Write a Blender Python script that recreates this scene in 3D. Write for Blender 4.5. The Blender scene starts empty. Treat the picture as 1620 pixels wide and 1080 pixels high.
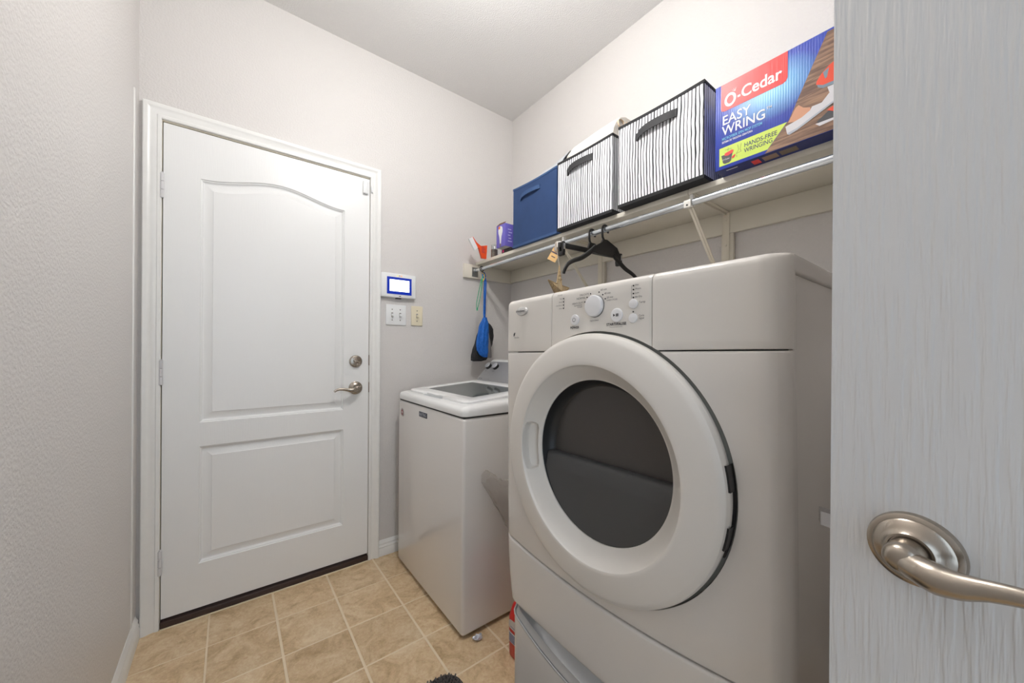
import bpy, bmesh, math, random
from mathutils import Vector, Matrix, noise

random.seed(7)
C = bpy.context.scene.collection
SC = bpy.context.scene
PI = math.pi
V = Vector
R_ = math.radians

# ---------------------------------------------------------------- camera
YAW, ROLL, FPX, CAMH = 0.6560, 0.0070, 578.7, 1.147
cd = bpy.data.cameras.new('camera')
cam = bpy.data.objects.new('camera', cd)
C.objects.link(cam)
cd.sensor_width = 36.0
cd.lens = FPX * 36.0 / 1620.0
cd.shift_y = 12.5 / 1620.0
cd.clip_start = 0.02
cam.matrix_world = (Matrix.Translation((0, 0, CAMH)) @ Matrix.Rotation(-YAW, 4, 'Z')
                    @ Matrix.Rotation(PI / 2 - 0.0008, 4, 'X') @ Matrix.Rotation(ROLL, 4, 'Z'))
SC.camera = cam

# ---------------------------------------------------------------- world, lights, exposure
w = bpy.data.worlds.new('world')
SC.world = w
w.use_nodes = True
w.node_tree.nodes['Background'].inputs[0].default_value = (0.78, 0.88, 1.0, 1)
w.node_tree.nodes['Background'].inputs[1].default_value = 0.6
SC.view_settings.view_transform = 'Standard'
SC.view_settings.look = 'None'
SC.view_settings.exposure = 0.07
SC.view_settings.gamma = 1.0
SC.view_settings.use_curve_mapping = False


def area(name, loc, rot, size, power, col, size_y=None):
    l = bpy.data.lights.new(name, 'AREA')
    l.shape = 'RECTANGLE' if size_y else 'DISK'
    l.size = size
    if size_y:
        l.size_y = size_y
    l.energy = power
    l.color = col
    o = bpy.data.objects.new(name, l)
    o.location = loc
    o.rotation_euler = rot
    C.objects.link(o)
    return o


LAMP = (0.56, 0.86)
LAMPZ, LAMPW = 2.49, 31.0      # globe lamp: height of its centre, watts
# daylight of the hall coming in through the open doorway behind the camera
area('hall_daylight', (-0.05, -1.25, 1.45), (R_(90), 0, R_(180)), 1.2, 9.0, (0.68, 0.84, 1.0), 1.9).rotation_euler = (R_(90), 0, 0)

# ---------------------------------------------------------------- dimensions (metres)
L, D, R, H = -0.2907, 2.0435, 1.5612, 2.7466
FRONT = -0.50


# ---------------------------------------------------------------- materials
def lin(c):
    def f(v):
        v /= 255.0
        return v / 12.92 if v <= 0.04045 else ((v + 0.055) / 1.055) ** 2.4
    return tuple(f(v) for v in c) + (1.0,)


MATS = {}


def mat(name, col, rough=0.5, metal=0.0, coat=0.0, spec=0.5, bump=None, var=None, emit=None):
    """bump = (scale xyz or number, strength, distance, detail); var = (scale, amount) of colour mottling"""
    if name in MATS:
        return MATS[name]
    m = bpy.data.materials.new(name)
    m.use_nodes = True
    nt = m.node_tree
    b = nt.nodes['Principled BSDF']
    c = lin(col)
    b.inputs['Base Color'].default_value = c
    b.inputs['Roughness'].default_value = rough
    b.inputs['Metallic'].default_value = metal
    b.inputs['Coat Weight'].default_value = coat
    b.inputs['Coat Roughness'].default_value = 0.08
    b.inputs['Specular IOR Level'].default_value = spec
    if bump or var:
        tc = nt.nodes.new('ShaderNodeTexCoord')
        mp = nt.nodes.new('ShaderNodeMapping')
        nt.links.new(tc.outputs['Object'], mp.inputs[0])
    if bump:
        sc, st, dist, det = bump
        mp.inputs['Scale'].default_value = (sc, sc, sc) if not isinstance(sc, tuple) else sc
        n = nt.nodes.new('ShaderNodeTexNoise')
        n.inputs['Scale'].default_value = 1.0
        n.inputs['Detail'].default_value = det
        n.inputs['Roughness'].default_value = 0.45
        nt.links.new(mp.outputs[0], n.inputs['Vector'])
        rp = nt.nodes.new('ShaderNodeMapRange')
        rp.interpolation_type = 'SMOOTHSTEP'
        rp.inputs[1].default_value = 0.36
        rp.inputs[2].default_value = 0.64
        nt.links.new(n.outputs['Fac'], rp.inputs[0])
        bp = nt.nodes.new('ShaderNodeBump')
        bp.inputs['Strength'].default_value = st
        bp.inputs['Distance'].default_value = dist
        nt.links.new(rp.outputs[0], bp.inputs['Height'])
        nt.links.new(bp.outputs[0], b.inputs['Normal'])
    if var:
        n2 = nt.nodes.new('ShaderNodeTexNoise')
        n2.inputs['Scale'].default_value = var[0]
        n2.inputs['Detail'].default_value = 4
        nt.links.new(tc.outputs['Object'], n2.inputs['Vector'])
        mx = nt.nodes.new('ShaderNodeMix')
        mx.data_type = 'RGBA'
        a = var[1]
        mx.inputs[6].default_value = tuple(v * (1 - a) for v in c[:3]) + (1,)
        mx.inputs[7].default_value = tuple(min(1, v * (1 + a)) for v in c[:3]) + (1,)
        nt.links.new(n2.outputs['Fac'], mx.inputs[0])
        nt.links.new(mx.outputs[2], b.inputs['Base Color'])
    if emit:
        b.inputs['Emission Color'].default_value = lin(emit[0])
        b.inputs['Emission Strength'].default_value = emit[1]
    MATS[name] = m
    return m


def nd(m, t, **kw):
    n = m.node_tree.nodes.new(t)
    for k, v in kw.items():
        setattr(n, k, v)
    return n


def math_n(m, op, a, b=None, clamp=False):
    n = nd(m, 'ShaderNodeMath', operation=op, use_clamp=clamp)
    for i, x in enumerate((a, b)):
        if x is None:
            continue
        if isinstance(x, (int, float)):
            n.inputs[i].default_value = x
        else:
            m.node_tree.links.new(x, n.inputs[i])
    return n.outputs[0]


WALLP = mat('wall_paint', (218, 214, 211), 0.42, spec=0.45, bump=(135, 0.28, 0.0022, 2.0))
CEILP = mat('ceiling_paint', (232, 230, 228), 0.8, bump=(170, 0.45, 0.0022, 2.5))
TRIM = mat('trim_paint', (240, 239, 236), 0.32, var=(30, 0.03))
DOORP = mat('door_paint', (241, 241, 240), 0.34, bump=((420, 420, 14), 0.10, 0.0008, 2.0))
DOORP2 = mat('door_paint_near_shaded', (218, 218, 218), 0.36, bump=((180, 180, 13), 0.65, 0.0011, 2.5))  # same door paint, its colour greyed for the shade on the near door
JAMB = mat('jamb_paint', (218, 210, 190), 0.45, var=(12, 0.08))
THRESH = mat('threshold', (62, 46, 42), 0.45, var=(40, 0.15))
BLACKP = mat('black_plastic', (24, 24, 25), 0.42)
BLACKV = mat('gap_shade', (14, 14, 14), 0.8)
NICKEL = mat('satin_nickel', (176, 166, 154), 0.27, metal=1.0, bump=((900, 900, 60), 0.05, 0.0004, 1))
CHROME = mat('chrome', (205, 206, 208), 0.14, metal=1.0)
ENAMEL = mat('white_enamel', (226, 222, 218), 0.16, coat=0.5)
DRYERW = mat('dryer_white', (222, 217, 211), 0.24, coat=0.25)
DRYERP = mat('dryer_plastic', (224, 219, 212), 0.30, coat=0.1)
LIDW = mat('washer_white_plastic', (238, 238, 237), 0.25, coat=0.3)
BUTTON = mat('button_white', (232, 231, 232), 0.28)
INK = mat('dark_ink', (38, 38, 42), 0.6)
INKG = mat('grey_ink', (96, 92, 92), 0.6)
WHITEP = mat('white_plastic', (236, 237, 237), 0.3)
IVORY = mat('ivory_plastic', (232, 222, 196), 0.32)
SILVERP = mat('silver_plastic', (186, 189, 191), 0.28, metal=0.55)
CONSOLE = mat('console_grey', (150, 150, 151), 0.38, metal=0.15)
SHELFP = mat('shelf_paint', (224, 218, 204), 0.42, var=(14, 0.03))
STEEL = mat('rod_steel', (214, 219, 224), 0.24, metal=0.85)
BRACKET = mat('bracket_paint', (226, 219, 203), 0.4)


# --- floor tile: beige stone-look vinyl, every tile a little different
def tile_mat():
    m = mat('vinyl_tile', (190, 155, 118), 0.36, spec=0.4)
    nt = m.node_tree
    b = nt.nodes['Principled BSDF']
    tc = nd(m, 'ShaderNodeTexCoord')
    oi = nd(m, 'ShaderNodeObjectInfo')
    ad = nd(m, 'ShaderNodeVectorMath', operation='ADD')
    sc = nd(m, 'ShaderNodeVectorMath', operation='SCALE')
    cb = nd(m, 'ShaderNodeCombineXYZ')
    nt.links.new(oi.outputs['Random'], cb.inputs[0])
    nt.links.new(math_n(m, 'MULTIPLY', oi.outputs['Random'], 7.3), cb.inputs[1])
    nt.links.new(cb.outputs[0], sc.inputs[0])
    sc.inputs['Scale'].default_value = 9.0
    nt.links.new(tc.outputs['Object'], ad.inputs[0])
    nt.links.new(sc.outputs[0], ad.inputs[1])
    n1 = nd(m, 'ShaderNodeTexNoise')
    n1.inputs['Scale'].default_value = 11
    n1.inputs['Detail'].default_value = 9
    n1.inputs['Roughness'].default_value = 0.62
    n1.inputs['Distortion'].default_value = 1.3
    nt.links.new(ad.outputs[0], n1.inputs['Vector'])
    cr = nd(m, 'ShaderNodeValToRGB')
    e = cr.color_ramp.elements
    e[0].position = 0.30
    e[0].color = lin((184, 155, 117))
    e[1].position = 0.72
    e[1].color = lin((228, 206, 172))
    k = e.new(0.48)
    k.color = lin((211, 183, 145))
    nt.links.new(n1.outputs['Fac'], cr.inputs[0])
    n2 = nd(m, 'ShaderNodeTexNoise')
    n2.inputs['Scale'].default_value = 85
    n2.inputs['Distortion'].default_value = 0.8
    n2.inputs['Detail'].default_value = 6
    n2.inputs['Roughness'].default_value = 0.7
    nt.links.new(ad.outputs[0], n2.inputs['Vector'])
    mx = nd(m, 'ShaderNodeMix', data_type='RGBA', blend_type='OVERLAY')
    mx.inputs[0].default_value = 0.50
    nt.links.new(cr.outputs[0], mx.inputs[6])
    nt.links.new(n2.outputs['Color'], mx.inputs[7])
    rgb2 = nd(m, 'ShaderNodeRGBToBW')
    nt.links.new(n2.outputs['Color'], rgb2.inputs[0])
    nt.links.new(n2.outputs['Fac'], mx.inputs[7])
    hsv = nd(m, 'ShaderNodeHueSaturation')
    nt.links.new(math_n(m, 'ADD', math_n(m, 'MULTIPLY', oi.outputs['Random'], 0.10), 0.95), hsv.inputs['Value'])
    nt.links.new(mx.outputs[2], hsv.inputs['Color'])
    nt.links.new(hsv.outputs[0], b.inputs['Base Color'])
    bp = nd(m, 'ShaderNodeBump')
    bp.inputs['Strength'].default_value = 0.5
    bp.inputs['Distance'].default_value = 0.0012
    nt.links.new(math_n(m, 'ADD', n1.outputs['Fac'], math_n(m, 'MULTIPLY', n2.outputs['Fac'], 0.7)), bp.inputs['Height'])
    nt.links.new(bp.outputs[0], b.inputs['Normal'])
    return m


TILE = tile_mat()
GROUT = mat('grout', (232, 214, 186), 0.7, var=(25, 0.06))


# --- striped canvas of the storage bins: uneven black lines printed on white
def stripe_mat():
    m = mat('striped_canvas', (236, 236, 240), 0.85)
    nt = m.node_tree
    b = nt.nodes['Principled BSDF']
    tc = nd(m, 'ShaderNodeTexCoord')
    sp = nd(m, 'ShaderNodeSeparateXYZ')
    nt.links.new(tc.outputs['Object'], sp.inputs[0])
    u = math_n(m, 'ADD', sp.outputs[0], sp.outputs[1])
    n = nd(m, 'ShaderNodeTexNoise')
    mp = nd(m, 'ShaderNodeMapping')
    mp.inputs['Scale'].default_value = (30, 30, 17)
    nt.links.new(tc.outputs['Object'], mp.inputs[0])
    nt.links.new(mp.outputs[0], n.inputs['Vector'])
    n.inputs['Scale'].default_value = 1.0
    n.inputs['Detail'].default_value = 1.5
    wob = math_n(m, 'MULTIPLY', math_n(m, 'SUBTRACT', n.outputs['Fac'], 0.5), 0.55)
    p = math_n(m, 'ADD', math_n(m, 'MULTIPLY', u, 80.0), wob)
    fr = math_n(m, 'FRACT', p)
    cell = math_n(m, 'FLOOR', p)
    wn = nd(m, 'ShaderNodeTexWhiteNoise', noise_dimensions='1D')
    nt.links.new(cell, wn.inputs['W'])
    d = math_n(m, 'ABSOLUTE', math_n(m, 'SUBTRACT', fr, 0.5))
    wid = math_n(m, 'ADD', math_n(m, 'MULTIPLY', wn.outputs['Value'], 0.09), 0.115)
    wid2 = math_n(m, 'ADD', wid, math_n(m, 'MULTIPLY', math_n(m, 'SUBTRACT', n.outputs['Fac'], 0.5), 0.12))
    line = math_n(m, 'LESS_THAN', d, wid2)
    mx = nd(m, 'ShaderNodeMix', data_type='RGBA')
    mx.inputs[6].default_value = lin((238, 238, 242))
    mx.inputs[7].default_value = lin((40, 40, 46))
    nt.links.new(line, mx.inputs[0])
    nt.links.new(mx.outputs[2], b.inputs['Base Color'])
    return m


STRIPE = stripe_mat()
BINTRIM = mat('black_binding', (38, 38, 40), 0.85, bump=(900, 0.3, 0.0006, 1))
BLUEC = mat('blue_canvas', (44, 70, 114), 0.9, bump=(1100, 0.5, 0.0008, 1), var=(16, 0.16))
BLUEE = mat('blue_binding', (56, 84, 128), 0.85, bump=(1100, 0.4, 0.0006, 1))


# ---------------------------------------------------------------- mesh builder
class MB:
    def __init__(self):
        self.bm = bmesh.new()

    def box(self, x0, x1, y0, y1, z0, z1, bevel=0.0, seg=2):
        bm = self.bm
        vs = [bm.verts.new((x, y, z)) for x in (x0, x1) for y in (y0, y1) for z in (z0, z1)]
        q = [(0, 1, 3, 2), (4, 6, 7, 5), (0, 4, 5, 1), (2, 3, 7, 6), (0, 2, 6, 4), (1, 5, 7, 3)]
        fs = [bm.faces.new([vs[i] for i in f]) for f in q]
        if bevel:
            es = list({e for f in fs for e in f.edges})
            bmesh.ops.bevel(bm, geom=es, offset=bevel, segments=seg, profile=0.5, affect='EDGES')
        return self

    def obox(self, c, ax, ay, az, hx, hy, hz, bevel=0.0, seg=2):
        """box about c with unit axes ax, ay, az and half sizes"""
        bm = self.bm
        c, ax, ay, az = V(c), V(ax).normalized(), V(ay).normalized(), V(az).normalized()
        vs = [bm.verts.new(c + ax * hx * i + ay * hy * j + az * hz * k) for i in (-1, 1) for j in (-1, 1) for k in (-1, 1)]
        q = [(0, 1, 3, 2), (4, 6, 7, 5), (0, 4, 5, 1), (2, 3, 7, 6), (0, 2, 6, 4), (1, 5, 7, 3)]
        fs = [bm.faces.new([vs[i] for i in f]) for f in q]
        if bevel:
            es = list({e for f in fs for e in f.edges})
            bmesh.ops.bevel(bm, geom=es, offset=bevel, segments=seg, profile=0.5, affect='EDGES')
        return self

    def lathe(self, o, axis, prof, seg=32, a0=0.0, a1=2 * PI, sx=1.0, sy=1.0, ref=None, caps=True):
        """prof = [(distance along axis, radius)]"""
        bm = self.bm
        o, n = V(o), V(axis).normalized()
        if ref is None:
            ref = V((0, 0, 1)) if abs(n.z) < 0.9 else V((1, 0, 0))
        e1 = (V(ref) - n * V(ref).dot(n)).normalized()
        e2 = n.cross(e1)
        full = abs(a1 - a0 - 2 * PI) < 1e-6
        N = seg if full else seg + 1
        rings = []
        for (h, r) in prof:
            if r < 1e-6:
                rings.append([bm.verts.new(o + n * h)])
            else:
                rings.append([bm.verts.new(o + n * h + e1 * (r * sx * math.cos(a0 + (a1 - a0) * i / seg)) + e2 * (r * sy * math.sin(a0 + (a1 - a0) * i / seg))) for i in range(N)])
        for a, b in zip(rings, rings[1:]):
            M = N if full else N - 1
            for i in range(M):
                j = (i + 1) % N
                if len(a) == 1 and len(b) == 1:
                    continue
                if len(a) == 1:
                    bm.faces.new((a[0], b[i], b[j]))
                elif len(b) == 1:
                    bm.faces.new((a[i], b[0], a[j]))
                else:
                    bm.faces.new((a[i], b[i], b[j], a[j]))
        if caps and full:
            for rg in (rings[0], rings[-1]):
                if len(rg) > 2:
                    bm.faces.new(rg)
        return self

    def cyl(self, p0, p1, r, seg=20, r1=None, bevel=0.0):
        p0, p1 = V(p0), V(p1)
        h = (p1 - p0).length
        r1 = r if r1 is None else r1
        if bevel:
            pr = [(0, r - bevel), (bevel, r), (h - bevel, r1), (h, r1 - bevel)]
        else:
            pr = [(0, r), (h, r1)]
        return self.lathe(p0, p1 - p0, pr, seg)

    def tube(self, pts, rad, seg=10, flat=None, up=None, closed=False):
        """swept tube; rad a number or a list; flat = (a, b) scales of the section along side / up"""
        bm = self.bm
        pts = [V(p) for p in pts]
        n = len(pts)
        rads = rad if isinstance(rad, (list, tuple)) else [rad] * n
        up = V(up) if up is not None else None
        rings = []
        prev = None
        for i in range(n):
            if closed:
                t = pts[(i + 1) % n] - pts[i - 1]
            else:
                t = pts[min(i + 1, n - 1)] - pts[max(i - 1, 0)]
            t.normalize()
            if up is not None:
                s = t.cross(up).normalized()
            else:
                if prev is None:
                    g = V((0, 0, 1)) if abs(t.z) < 0.9 else V((1, 0, 0))
                    s = t.cross(g).normalized()
                else:
                    s = (prev - t * prev.dot(t)).normalized()
            prev = s
            u = s.cross(t).normalized()
            f = flat[i] if (flat and isinstance(flat[0], (tuple, list))) else (flat or (1, 1))
            rings.append([bm.verts.new(pts[i] + s * (rads[i] * f[0] * math.cos(2 * PI * k / seg)) + u * (rads[i] * f[1] * math.sin(2 * PI * k / seg))) for k in range(seg)])
        m = n if closed else n - 1
        for i in range(m):
            a, b = rings[i], rings[(i + 1) % n]
            for k in range(seg):
                bm.faces.new((a[k], a[(k + 1) % seg], b[(k + 1) % seg], b[k]))
        if not closed:
            bm.faces.new(rings[0][::-1])
            bm.faces.new(rings[-1])
        return self

    def prism(self, poly, o, ex, ey, depth):
        """polygon in the plane (o, ex, ey), pushed along ex x ey by depth"""
        bm = self.bm
        o, ex, ey = V(o), V(ex), V(ey)
        n = ex.cross(ey).normalized()
        a = [bm.verts.new(o + ex * p[0] + ey * p[1]) for p in poly]
        if depth == 0:
            bm.faces.new(a)
            return self
        b = [bm.verts.new(v.co + n * depth) for v in a]
        k = len(a)
        for i in range(k):
            bm.faces.new((a[i], a[(i + 1) % k], b[(i + 1) % k], b[i]))
        fa = bm.faces.new(a[::-1])
        fb = bm.faces.new(b)
        bmesh.ops.triangulate(bm, faces=[fa, fb])
        return self

    def grid(self, rows, close=False):
        bm = self.bm
        vs = [[bm.verts.new(p) for p in r] for r in rows]
        for a, b in zip(vs, vs[1:]):
            n = len(a)
            for i in range(n if close else n - 1):
                j = (i + 1) % n
                bm.faces.new((a[i], a[j], b[j], b[i]))
        return vs

    def done(self, name, material, parent=None, org=None, angle=35, smooth=True, **kw):
        bm = self.bm
        bmesh.ops.recalc_face_normals(bm, faces=bm.faces)
        if org is None:
            if parent is not None:
                org = thing_org(parent)
            else:
                xs = [v.co for v in bm.verts]
                org = V(((min(v.x for v in xs) + max(v.x for v in xs)) / 2, (min(v.y for v in xs) + max(v.y for v in xs)) / 2, min(v.z for v in xs)))
        org = V(org)
        for v in bm.verts:
            v.co -= org
        me = bpy.data.meshes.new(name)
        bm.to_mesh(me)
        bm.free()
        if smooth:
            for p in me.polygons:
                p.use_smooth = True
            me.set_sharp_from_angle(angle=R_(angle))
        for mm in (material if isinstance(material, list) else [material]):
            me.materials.append(mm)
        o = bpy.data.objects.new(name, me)
        C.objects.link(o)
        if parent is not None:
            o.parent = parent
        else:
            o.location = org
        tag(o, **kw)
        return o


def thing_org(o):
    while o.parent is not None:
        o = o.parent
    return V(o.location)


def tag(o, label=None, cat=None, group=None, kind=None):
    if label:
        o['label'] = label
    if cat:
        o['category'] = cat
    if group:
        o['group'] = group
    if kind:
        o['kind'] = kind
    return o


def thing(name, loc, label=None, cat=None, group=None, kind=None):
    o = bpy.data.objects.new(name, None)
    o.empty_display_size = 0.05
    C.objects.link(o)
    o.location = loc
    return tag(o, label, cat, group, kind)


DG = None


def text(name, body, size, o, right, up, material, parent, align='CENTER', bold=0.0, shear=0.0, sx=1.0, off=0.0):
    """flat lettering lying on a surface, as one mesh"""
    cu = bpy.data.curves.new('t', 'FONT')
    cu.body = body
    cu.size = size
    cu.align_x = align
    cu.align_y = 'CENTER'
    cu.offset = bold * size
    cu.shear = shear
    cu.resolution_u = 4
    cu.fill_mode = 'FRONT'
    t = bpy.data.objects.new('t', cu)
    C.objects.link(t)
    bpy.context.view_layer.update()
    me = bpy.data.meshes.new_from_object(t.evaluated_get(bpy.context.evaluated_depsgraph_get()))
    bpy.data.objects.remove(t)
    right, up = V(right).normalized(), V(up).normalized()
    n = right.cross(up).normalized()
    base = V(o) + n * off - thing_org(parent)
    for v in me.vertices:
        v.co = base + right * (v.co.x * sx) + up * v.co.y
    me.name = name
    me.materials.clear()
    me.materials.append(material)
    ob = bpy.data.objects.new(name, me)
    C.objects.link(ob)
    ob.parent = parent
    return ob


def lerp(a, b, t):
    return a + (b - a) * t


# smooth open curve through points
def curve(pts, n=6):
    pts = [V(p) for p in pts]
    out = []
    for i in range(len(pts) - 1):
        p0, p1, p2, p3 = pts[max(i - 1, 0)], pts[i], pts[i + 1], pts[min(i + 2, len(pts) - 1)]
        for k in range(n):
            t = k / n
            out.append(0.5 * ((2 * p1) + (p2 - p0) * t + (2 * p0 - 5 * p1 + 4 * p2 - p3) * t * t + (3 * p1 - p0 - 3 * p2 + p3) * t ** 3))
    out.append(pts[-1])
    return out


# ================================================================ ROOM
b = MB()
b.box(L - 0.1, R + 0.1, FRONT - 0.75, D + 0.14, -0.06, -0.0012)
floor = b.done('floor', GROUT, kind='structure', org=(0, 0, 0))
TS = 0.2286
GX = [-0.067 + TS * k for k in range(-1, 9)]
GY = [1.818 + TS - TS * k for k in range(0, 12)]
full = None
for xa, xb in zip(GX, GX[1:]):
    for yb, ya in zip(GY, GY[1:]):
        x0, x1, y0, y1 = max(xa, L), min(xb, R), max(ya, FRONT - 0.1), min(yb, D)
        g = 0.0018
        cut = (x1 - x0 < TS - 0.006) or (y1 - y0 < TS - 0.006)
        if x1 - x0 < 0.02 or y1 - y0 < 0.02:
            continue
        cx, cy = (x0 + x1) / 2, (y0 + y1) / 2
        if full is None or cut:
            t = MB()
            hx, hy = (x1 - x0) / 2 - g, (y1 - y0) / 2 - g
            t.box(-hx, hx, -hy, hy, -0.006, 0.0, 0.0012, 1)
            o = t.done('tile', TILE, None, org=(0, 0, 0))
            o.parent = floor
            if not cut:
                full = o
        else:
            o = full.copy()
            C.objects.link(o)
        o.location = (cx, cy, 0)

b = MB()
b.box(L - 0.12, R + 0.12, FRONT - 0.12, D + 0.14, H, H + 0.1)
b.done('ceiling', CEILP, kind='structure', org=(0, 0, 0))
b = MB()
b.box(L - 0.12, L, FRONT - 0.12, D + 0.14, 0, H)
b.done('wall_left', WALLP, kind='structure', org=(0, 0, 0))
b = MB()
b.box(R, R + 0.12, FRONT - 0.12, D + 0.14, 0, H)
b.done('wall_right', WALLP, kind='structure', org=(0, 0, 0))
OX0, OX1, OZ = -0.245, 0.619, 2.085      # rough opening of the outer door
b = MB()
b.box(L, OX0, D, D + 0.14, 0, H)
b.box(OX1, R, D, D + 0.14, 0, H)
b.box(OX0, OX1, D, D + 0.14, OZ, H)
b.done('wall_back', WALLP, kind='structure', org=(0, 0, 0))
b = MB()
b.box(0.462, R, FRONT - 0.12, FRONT, 0, H)
b.box(L, 0.462, FRONT - 0.12, FRONT, 2.10, H)
b.done('wall_front', WALLP, kind='structure', org=(0, 0, 0))


def base_profile(h):
    return [(0, 0), (0.013, 0), (0.013, h * 0.45), (0.0105, h * 0.52), (0.0125, h * 0.58), (0.0085, h * 0.70), (0.0095, h * 0.80), (0.004, h * 0.93), (0.0015, h), (0, h)]


def baseboard(name, p0, p1, nrm, h):
    b = MB()
    p0, p1, nrm = V(p0), V(p1), V(nrm)
    rows = [[p + nrm * d + V((0, 0, z)) for d, z in base_profile(h)] for p in (p0, p1)]
    vs = b.grid(rows)
    for r in vs:
        b.bm.faces.new(r)
    return b.done(name, TRIM, kind='structure', org=(0, 0, 0), angle=25)


baseboard('baseboard_left', (L, FRONT, 0), (L, D - 0.017, 0), (1, 0, 0), 0.092)
baseboard('baseboard_back', (0.651, D, 0), (R, D, 0), (0, -1, 0), 0.085)
baseboard('baseboard_right', (R, FRONT, 0), (R, D - 0.014, 0), (-1, 0, 0), 0.085)

# casing round the outer door, mitred
SX0, SX1, SZ0, SZ1 = -0.2196, 0.5934, 0.0377, 2.0577      # door slab
prof = [(0, 0), (0, 0.0075), (0.003, 0.0105), (0.012, 0.011), (0.0145, 0.0085), (0.018, 0.0085), (0.030, 0.0105), (0.038, 0.0155), (0.044, 0.0175), (0.052, 0.0175), (0.055, 0.0155), (0.055, 0)]
b = MB()
cx0, cx1, cz = SX0 - 0.004, SX1 + 0.002, SZ1 + 0.009
rows = [[(cx0 - d, D - h, 0), (cx0 - d, D - h, cz + d), (cx1 + d, D - h, cz + d), (cx1 + d, D - h, 0)] for d, h in prof]
rows = list(map(list, zip(*rows)))
vs = b.grid(rows)
b.bm.faces.new(vs[0])
b.bm.faces.new(vs[-1])
b.done('trim_1', TRIM, kind='structure', org=(0, 0, 0), angle=25)
# caulked bead where casing meets the left wall
b = MB()
b.box(L - 0.002, L + 0.0035, D - 0.098, D - 0.084, 0.093, 2.115, 0.0015)
b.done('trim_2', TRIM, kind='structure', org=(0, 0, 0))
# jamb and stops behind the slab
b = MB()
b.box(OX0, SX0 - 0.003, D, D + 0.14, 0, OZ)
b.box(SX1 + 0.002, OX1, D, D + 0.14, 0, OZ)
b.box(SX0 - 0.003, SX1 + 0.002, D, D + 0.14, SZ1 + 0.004, OZ)
b.box(SX0 - 0.003, SX0 + 0.012, D + 0.046, D + 0.14, 0, OZ)
b.box(SX1 - 0.012, SX1 + 0.002, D + 0.046, D + 0.14, 0, OZ)
b.box(SX0 - 0.003, SX1 + 0.002, D + 0.046, D + 0.14, SZ1 - 0.012, OZ)
b.done('trim_3', JAMB, kind='structure', org=(0, 0, 0))
# dark threshold under the door and its caulk line
b = MB()
b.box(SX0 - 0.002, SX1 + 0.001, D - 0.010, D + 0.13, 0.0, 0.028, 0.004)
b.done('trim_4', THRESH, kind='structure', org=(0, 0, 0))
b = MB()
b.tube([(lerp(SX0, SX1, i / 24), D - 0.0125 + 0.002 * noise.noise((i * 0.9, 0, 0)), 0.001) for i in range(25)], 0.0035, 6)
b.done('trim_5', mat('caulk', (226, 212, 182), 0.6), kind='structure', org=(0, 0, 0))


# ---------------------------------------------------------------- panelled doors
def door_front(b, x0, x1, z0, z1, px0, px1, panels, fr):
    """slab with raised panels; fr(x, z, depth) places a point (depth>0 goes into the door)"""
    bm = b.bm
    loops = []

    def ring(pts, d):
        return [bm.verts.new(fr(x, z, d)) for x, z in pts]
    outer = ring([(x0, z0), (x1, z0), (x1, z1), (x0, z1)], 0)
    edges = [bm.edges.new((outer[i], outer[(i + 1) % 4])) for i in range(4)]
    for (pz0, pz1, arch) in panels:
        def outline(off):
            a, c = px0 + off, px1 - off
            pts = [(a, pz0 + off), (c, pz0 + off)]
            n = 28 if arch else 1
            for i in range(n + 1):
                t = i / n
                x = lerp(c, a, t)
                z = pz1 - off
                if arch:
                    z += arch * (0.5 - 0.5 * math.cos(2 * PI * t)) * (1 - off * 2)
                pts.append((x, z))
            return pts
        steps = [(0, 0), (0.0025, 0.0045), (0.006, 0.0055), (0.009, 0.0105), (0.013, 0.0125), (0.016, 0.0125), (0.041, 0.0035), (0.043, 0.0018)]
        rings = [ring(outline(o_), d) for o_, d in steps]
        k = len(rings[0])
        edges += [bm.edges.new((rings[0][i], rings[0][(i + 1) % k])) for i in range(k)]
        for a, c in zip(rings, rings[1:]):
            for i in range(k):
                bm.faces.new((a[i], a[(i + 1) % k], c[(i + 1) % k], c[i]))
        bm.faces.new(rings[-1])
    bmesh.ops.triangle_fill(bm, edges=edges, use_beauty=True)
    back = ring([(x0, z0), (x1, z0), (x1, z1), (x0, z1)], 0.035)
    for i in range(4):
        j = (i + 1) % 4
        bm.faces.new((outer[i], outer[j], back[j], back[i]))
    bm.faces.new(back[::-1])


door1 = thing('door_1', (SX0, D, SZ0), kind='structure')
b = MB()
door_front(b, SX0, SX1, SZ0, SZ1, -0.104, 0.468, [(0.225, 0.723, 0), (0.825, 1.862, 0.050)], lambda x, z, d: (x, D + d, z))
b.done('slab', DOORP, door1, angle=20)
for hz in (1.799, 1.042, 0.271):
    h = MB()
    for k in range(3):
        z = hz - 0.050 + k * 0.0335
        h.cyl((SX0 - 0.003, D - 0.007, z), (SX0 - 0.003, D - 0.007, z + 0.0325), 0.0068, 14, bevel=0.001)
    h.cyl((SX0 - 0.003, D - 0.007, hz + 0.050), (SX0 - 0.003, D - 0.007, hz + 0.055), 0.0045, 10, bevel=0.001)
    h.box(SX0 - 0.015, SX0 - 0.004, D - 0.0085, D - 0.0035, hz - 0.05, hz + 0.05, 0.001)
    h.done('hinge', mat('painted_hinge', (214, 213, 214), 0.3), door1)
# deadbolt with thumb turn
db = MB()
db.lathe((0.5265, D, 1.076), (0, -1, 0), [(0, 0.0325), (0.004, 0.0325), (0.009, 0.030), (0.0115, 0.024), (0.012, 0)], 36)
dbo = db.done('deadbolt', NICKEL, door1)
tb = MB()
tb.obox((0.5265, D - 0.021, 1.076), (0.96, 0, -0.28), (0, 1, 0), (0.28, 0, 0.96), 0.0145, 0.009, 0.0045, 0.003)
tb.done('thumb_turn', NICKEL, dbo)


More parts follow.
